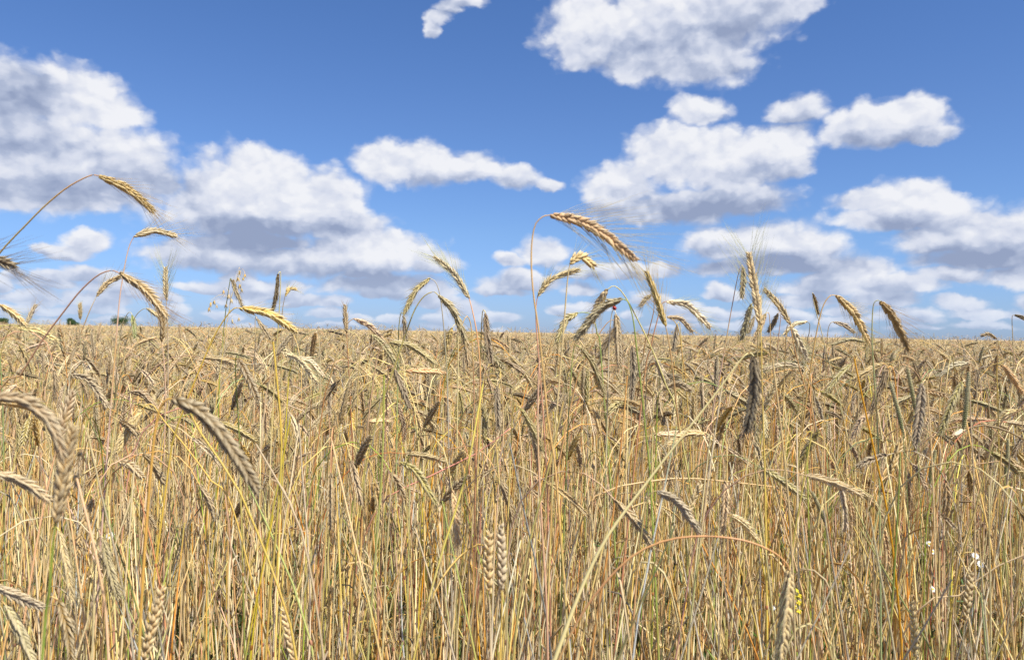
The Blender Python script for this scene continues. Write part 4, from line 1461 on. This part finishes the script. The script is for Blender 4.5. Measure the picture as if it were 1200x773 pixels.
# fallen straw on the soil
lt_src = []
for i in range(6):
    mb = MB()
    for k in range(14):
        a = rp.rand() * 6.28
        L = .06 + .2 * rp.rand()
        c0 = np.array([rp.normal(0, .1), rp.normal(0, .1), .004 + .03 * rp.rand()])
        dd = np.array([math.cos(a), math.sin(a), rp.normal(0, .08)]) * L
        tube(mb, spline([c0, c0 + dd * .5 + [0, 0, .005], c0 + dd], 5), .0014, 3, 0, np.array(SC[['straw', 'grey', 'pale', 'blue'][rp.randint(4)]]) * .8)
    lt_src.append(mk('litter_%02d' % i, mb))
c_lt = source_collection('litter_sources', lt_src)
pL = wedge(rb, 2600, 1.0, 8, .8)
n = len(pL)
scatter('fallen_straw', c_lt, pL, np.stack([np.zeros(n), np.zeros(n), rb.rand(n) * 6.28], 1), np.ones((n, 3)), rb.randint(0, 6, n), 'fallen straw lying on the soil')

# ------------------------------------------------------------------ the crop canopy far away, one mass
m, q, b, o = material('ripe_crop', 0.85, 0.1)
oc = q.n('ShaderNodeTexCoord').outputs['Object']
na_ = q.noise(oc, 9, 6, .7)
nb_ = q.noise(oc, .12, 4, .6)
c = q.ramp(na_, [(.32, lin(120, 102, 72)), (.47, lin(172, 148, 108)), (.6, lin(204, 182, 138)), (.72, lin(222, 202, 160))])
c = q.mix(q.rng(nb_, .4, .65, 0, .25), c, lin(170, 150, 92) + (1,))
q.put(b.inputs['Base Color'], c)
M_CROP = m
mb = MB()
dist = 26 * 1.017 ** np.arange(195)
ang = np.linspace(R(-50), R(50), 760)
A, Dd = np.meshgrid(ang, dist)
rc = np.random.RandomState(9)
Z = 1.17 + rc.normal(0, .035, A.shape)
Z[0, :] = 0.9
X, Y = Dd * np.sin(A), Dd * np.cos(A)
V = np.stack([X, Y, Z], -1).reshape(-1, 3)
nx = len(ang)
i = (np.arange(len(dist) - 1)[:, None] * nx + np.arange(nx - 1)[None]).ravel()
F = np.concatenate([np.stack([i, i + 1, i + nx + 1], 1), np.stack([i, i + nx + 1, i + nx], 1)])
n0 = len(V)
# closed down to the soil at the near and far side
lo = V[:nx].copy(); lo[:, 2] = -.05
hi = V[-nx:].copy(); hi[:, 2] = -.05
j = np.arange(nx - 1)
F = np.concatenate([F, np.stack([j, n0 + j, n0 + j + 1], 1), np.stack([j, n0 + j + 1, j + 1], 1),
                    np.stack([n0 - nx + j, n0 - nx + j + 1, n0 + nx + j + 1], 1), np.stack([n0 - nx + j, n0 + nx + j + 1, n0 + nx + j], 1)])
mb.add(np.vstack([V, lo, hi]), F, 0, (1, 1, 1))
fc = mb.build('rye_canopy', mats=[M_CROP])
tag(fc, 'solid expanse of ripe rye out to the horizon', kind='stuff')

# ------------------------------------------------------------------ distant bushes beyond the field
m, q, b, o = material('foliage', 0.7, 0.2)
tint = attr(q, 'tint').outputs['Color']
q.put(b.inputs['Base Color'], tint)
M_FOL = m
m, q, b, o = material('bark', 0.9, 0.1)
oc = q.n('ShaderNodeTexCoord').outputs['Object']
q.put(b.inputs['Base Color'], q.ramp(q.noise(q.v('MULTIPLY', oc, (4, 4, 1)), 3, 5, .6), [(.3, (.05, .035, .025)), (.7, (.13, .1, .07))]))
M_BARK = m


def bush(px, D, wpx, top_py, seed, label):
    r = np.random.RandomState(seed)
    c = at(px, 380, D)
    wr = wpx / 2 * D / FPX
    hgt = at(px, top_py, D)[2]
    root = empty('tree', (c[0], c[1], 0))
    mb = MB()
    tube(mb, spline([[0, 0, -.1], [.1, 0, hgt * .35], [0, .1, hgt * .7]], 8), np.linspace(.28, .1, 8), 8, 1, (1, 1, 1))
    for k in range(5):
        a = k * 1.3 + r.rand()
        p0 = np.array([0, 0, hgt * (.2 + .08 * k)])
        p1 = p0 + np.array([math.cos(a) * wr * .6, math.sin(a) * wr * .6, hgt * .25])
        tube(mb, spline([p0, (p0 + p1) / 2 + [0, 0, .1], p1], 6), np.linspace(.12, .03, 6), 5, 1, (1, 1, 1))
    mb.build('trunk', root, [M_FOL, M_BARK])
    mb = MB()
    n = 5200
    lobes_ = [(r.normal(0, wr * .45), r.normal(0, wr * .4), hgt * (.32 + .45 * r.rand()), wr * (.35 + .25 * r.rand())) for _ in range(9)]
    P = []
    while len(P) < n:
        L = lobes_[r.randint(9)]
        d = nrm(r.normal(0, 1, 3)) * L[3] * (r.rand() ** .4)
        p = np.array([L[0], L[1], L[2]]) + d * [1, 1, .75]
        if .3 < p[2] < hgt:
            P.append(p)
    P = np.array(P)
    d1 = nrm(r.normal(0, 1, (n, 3)))
    d2 = nrm(np.cross(d1, r.normal(0, 1, (n, 3))))
    s = .13
    V = np.stack([P - d1 * s, P + d2 * s * .6, P + d1 * s, P - d2 * s * .6], 1).reshape(-1, 3)
    k = np.arange(n)[:, None] * 4
    F = np.concatenate([k + [0, 1, 2], k + [0, 2, 3]])
    cc = np.array([.045, .085, .028]) * (.6 + .8 * r.rand(n, 1))
    mb.add(V, F, 0, np.repeat(cc, 4, 0))
    mb.build('crown', root, [M_FOL, M_BARK])
    tag(root, label, 'tree', 'distant trees beyond the field')


bush(2, 330, 20, 372, 1, 'dark green tree on the horizon cut by the left edge of the view')
bush(86, 330, 14, 370.5, 2, 'smallest round green tree on the left horizon')
bush(143, 330, 26, 369, 3, 'wider dark green tree on the left horizon beside the short dark green ear')
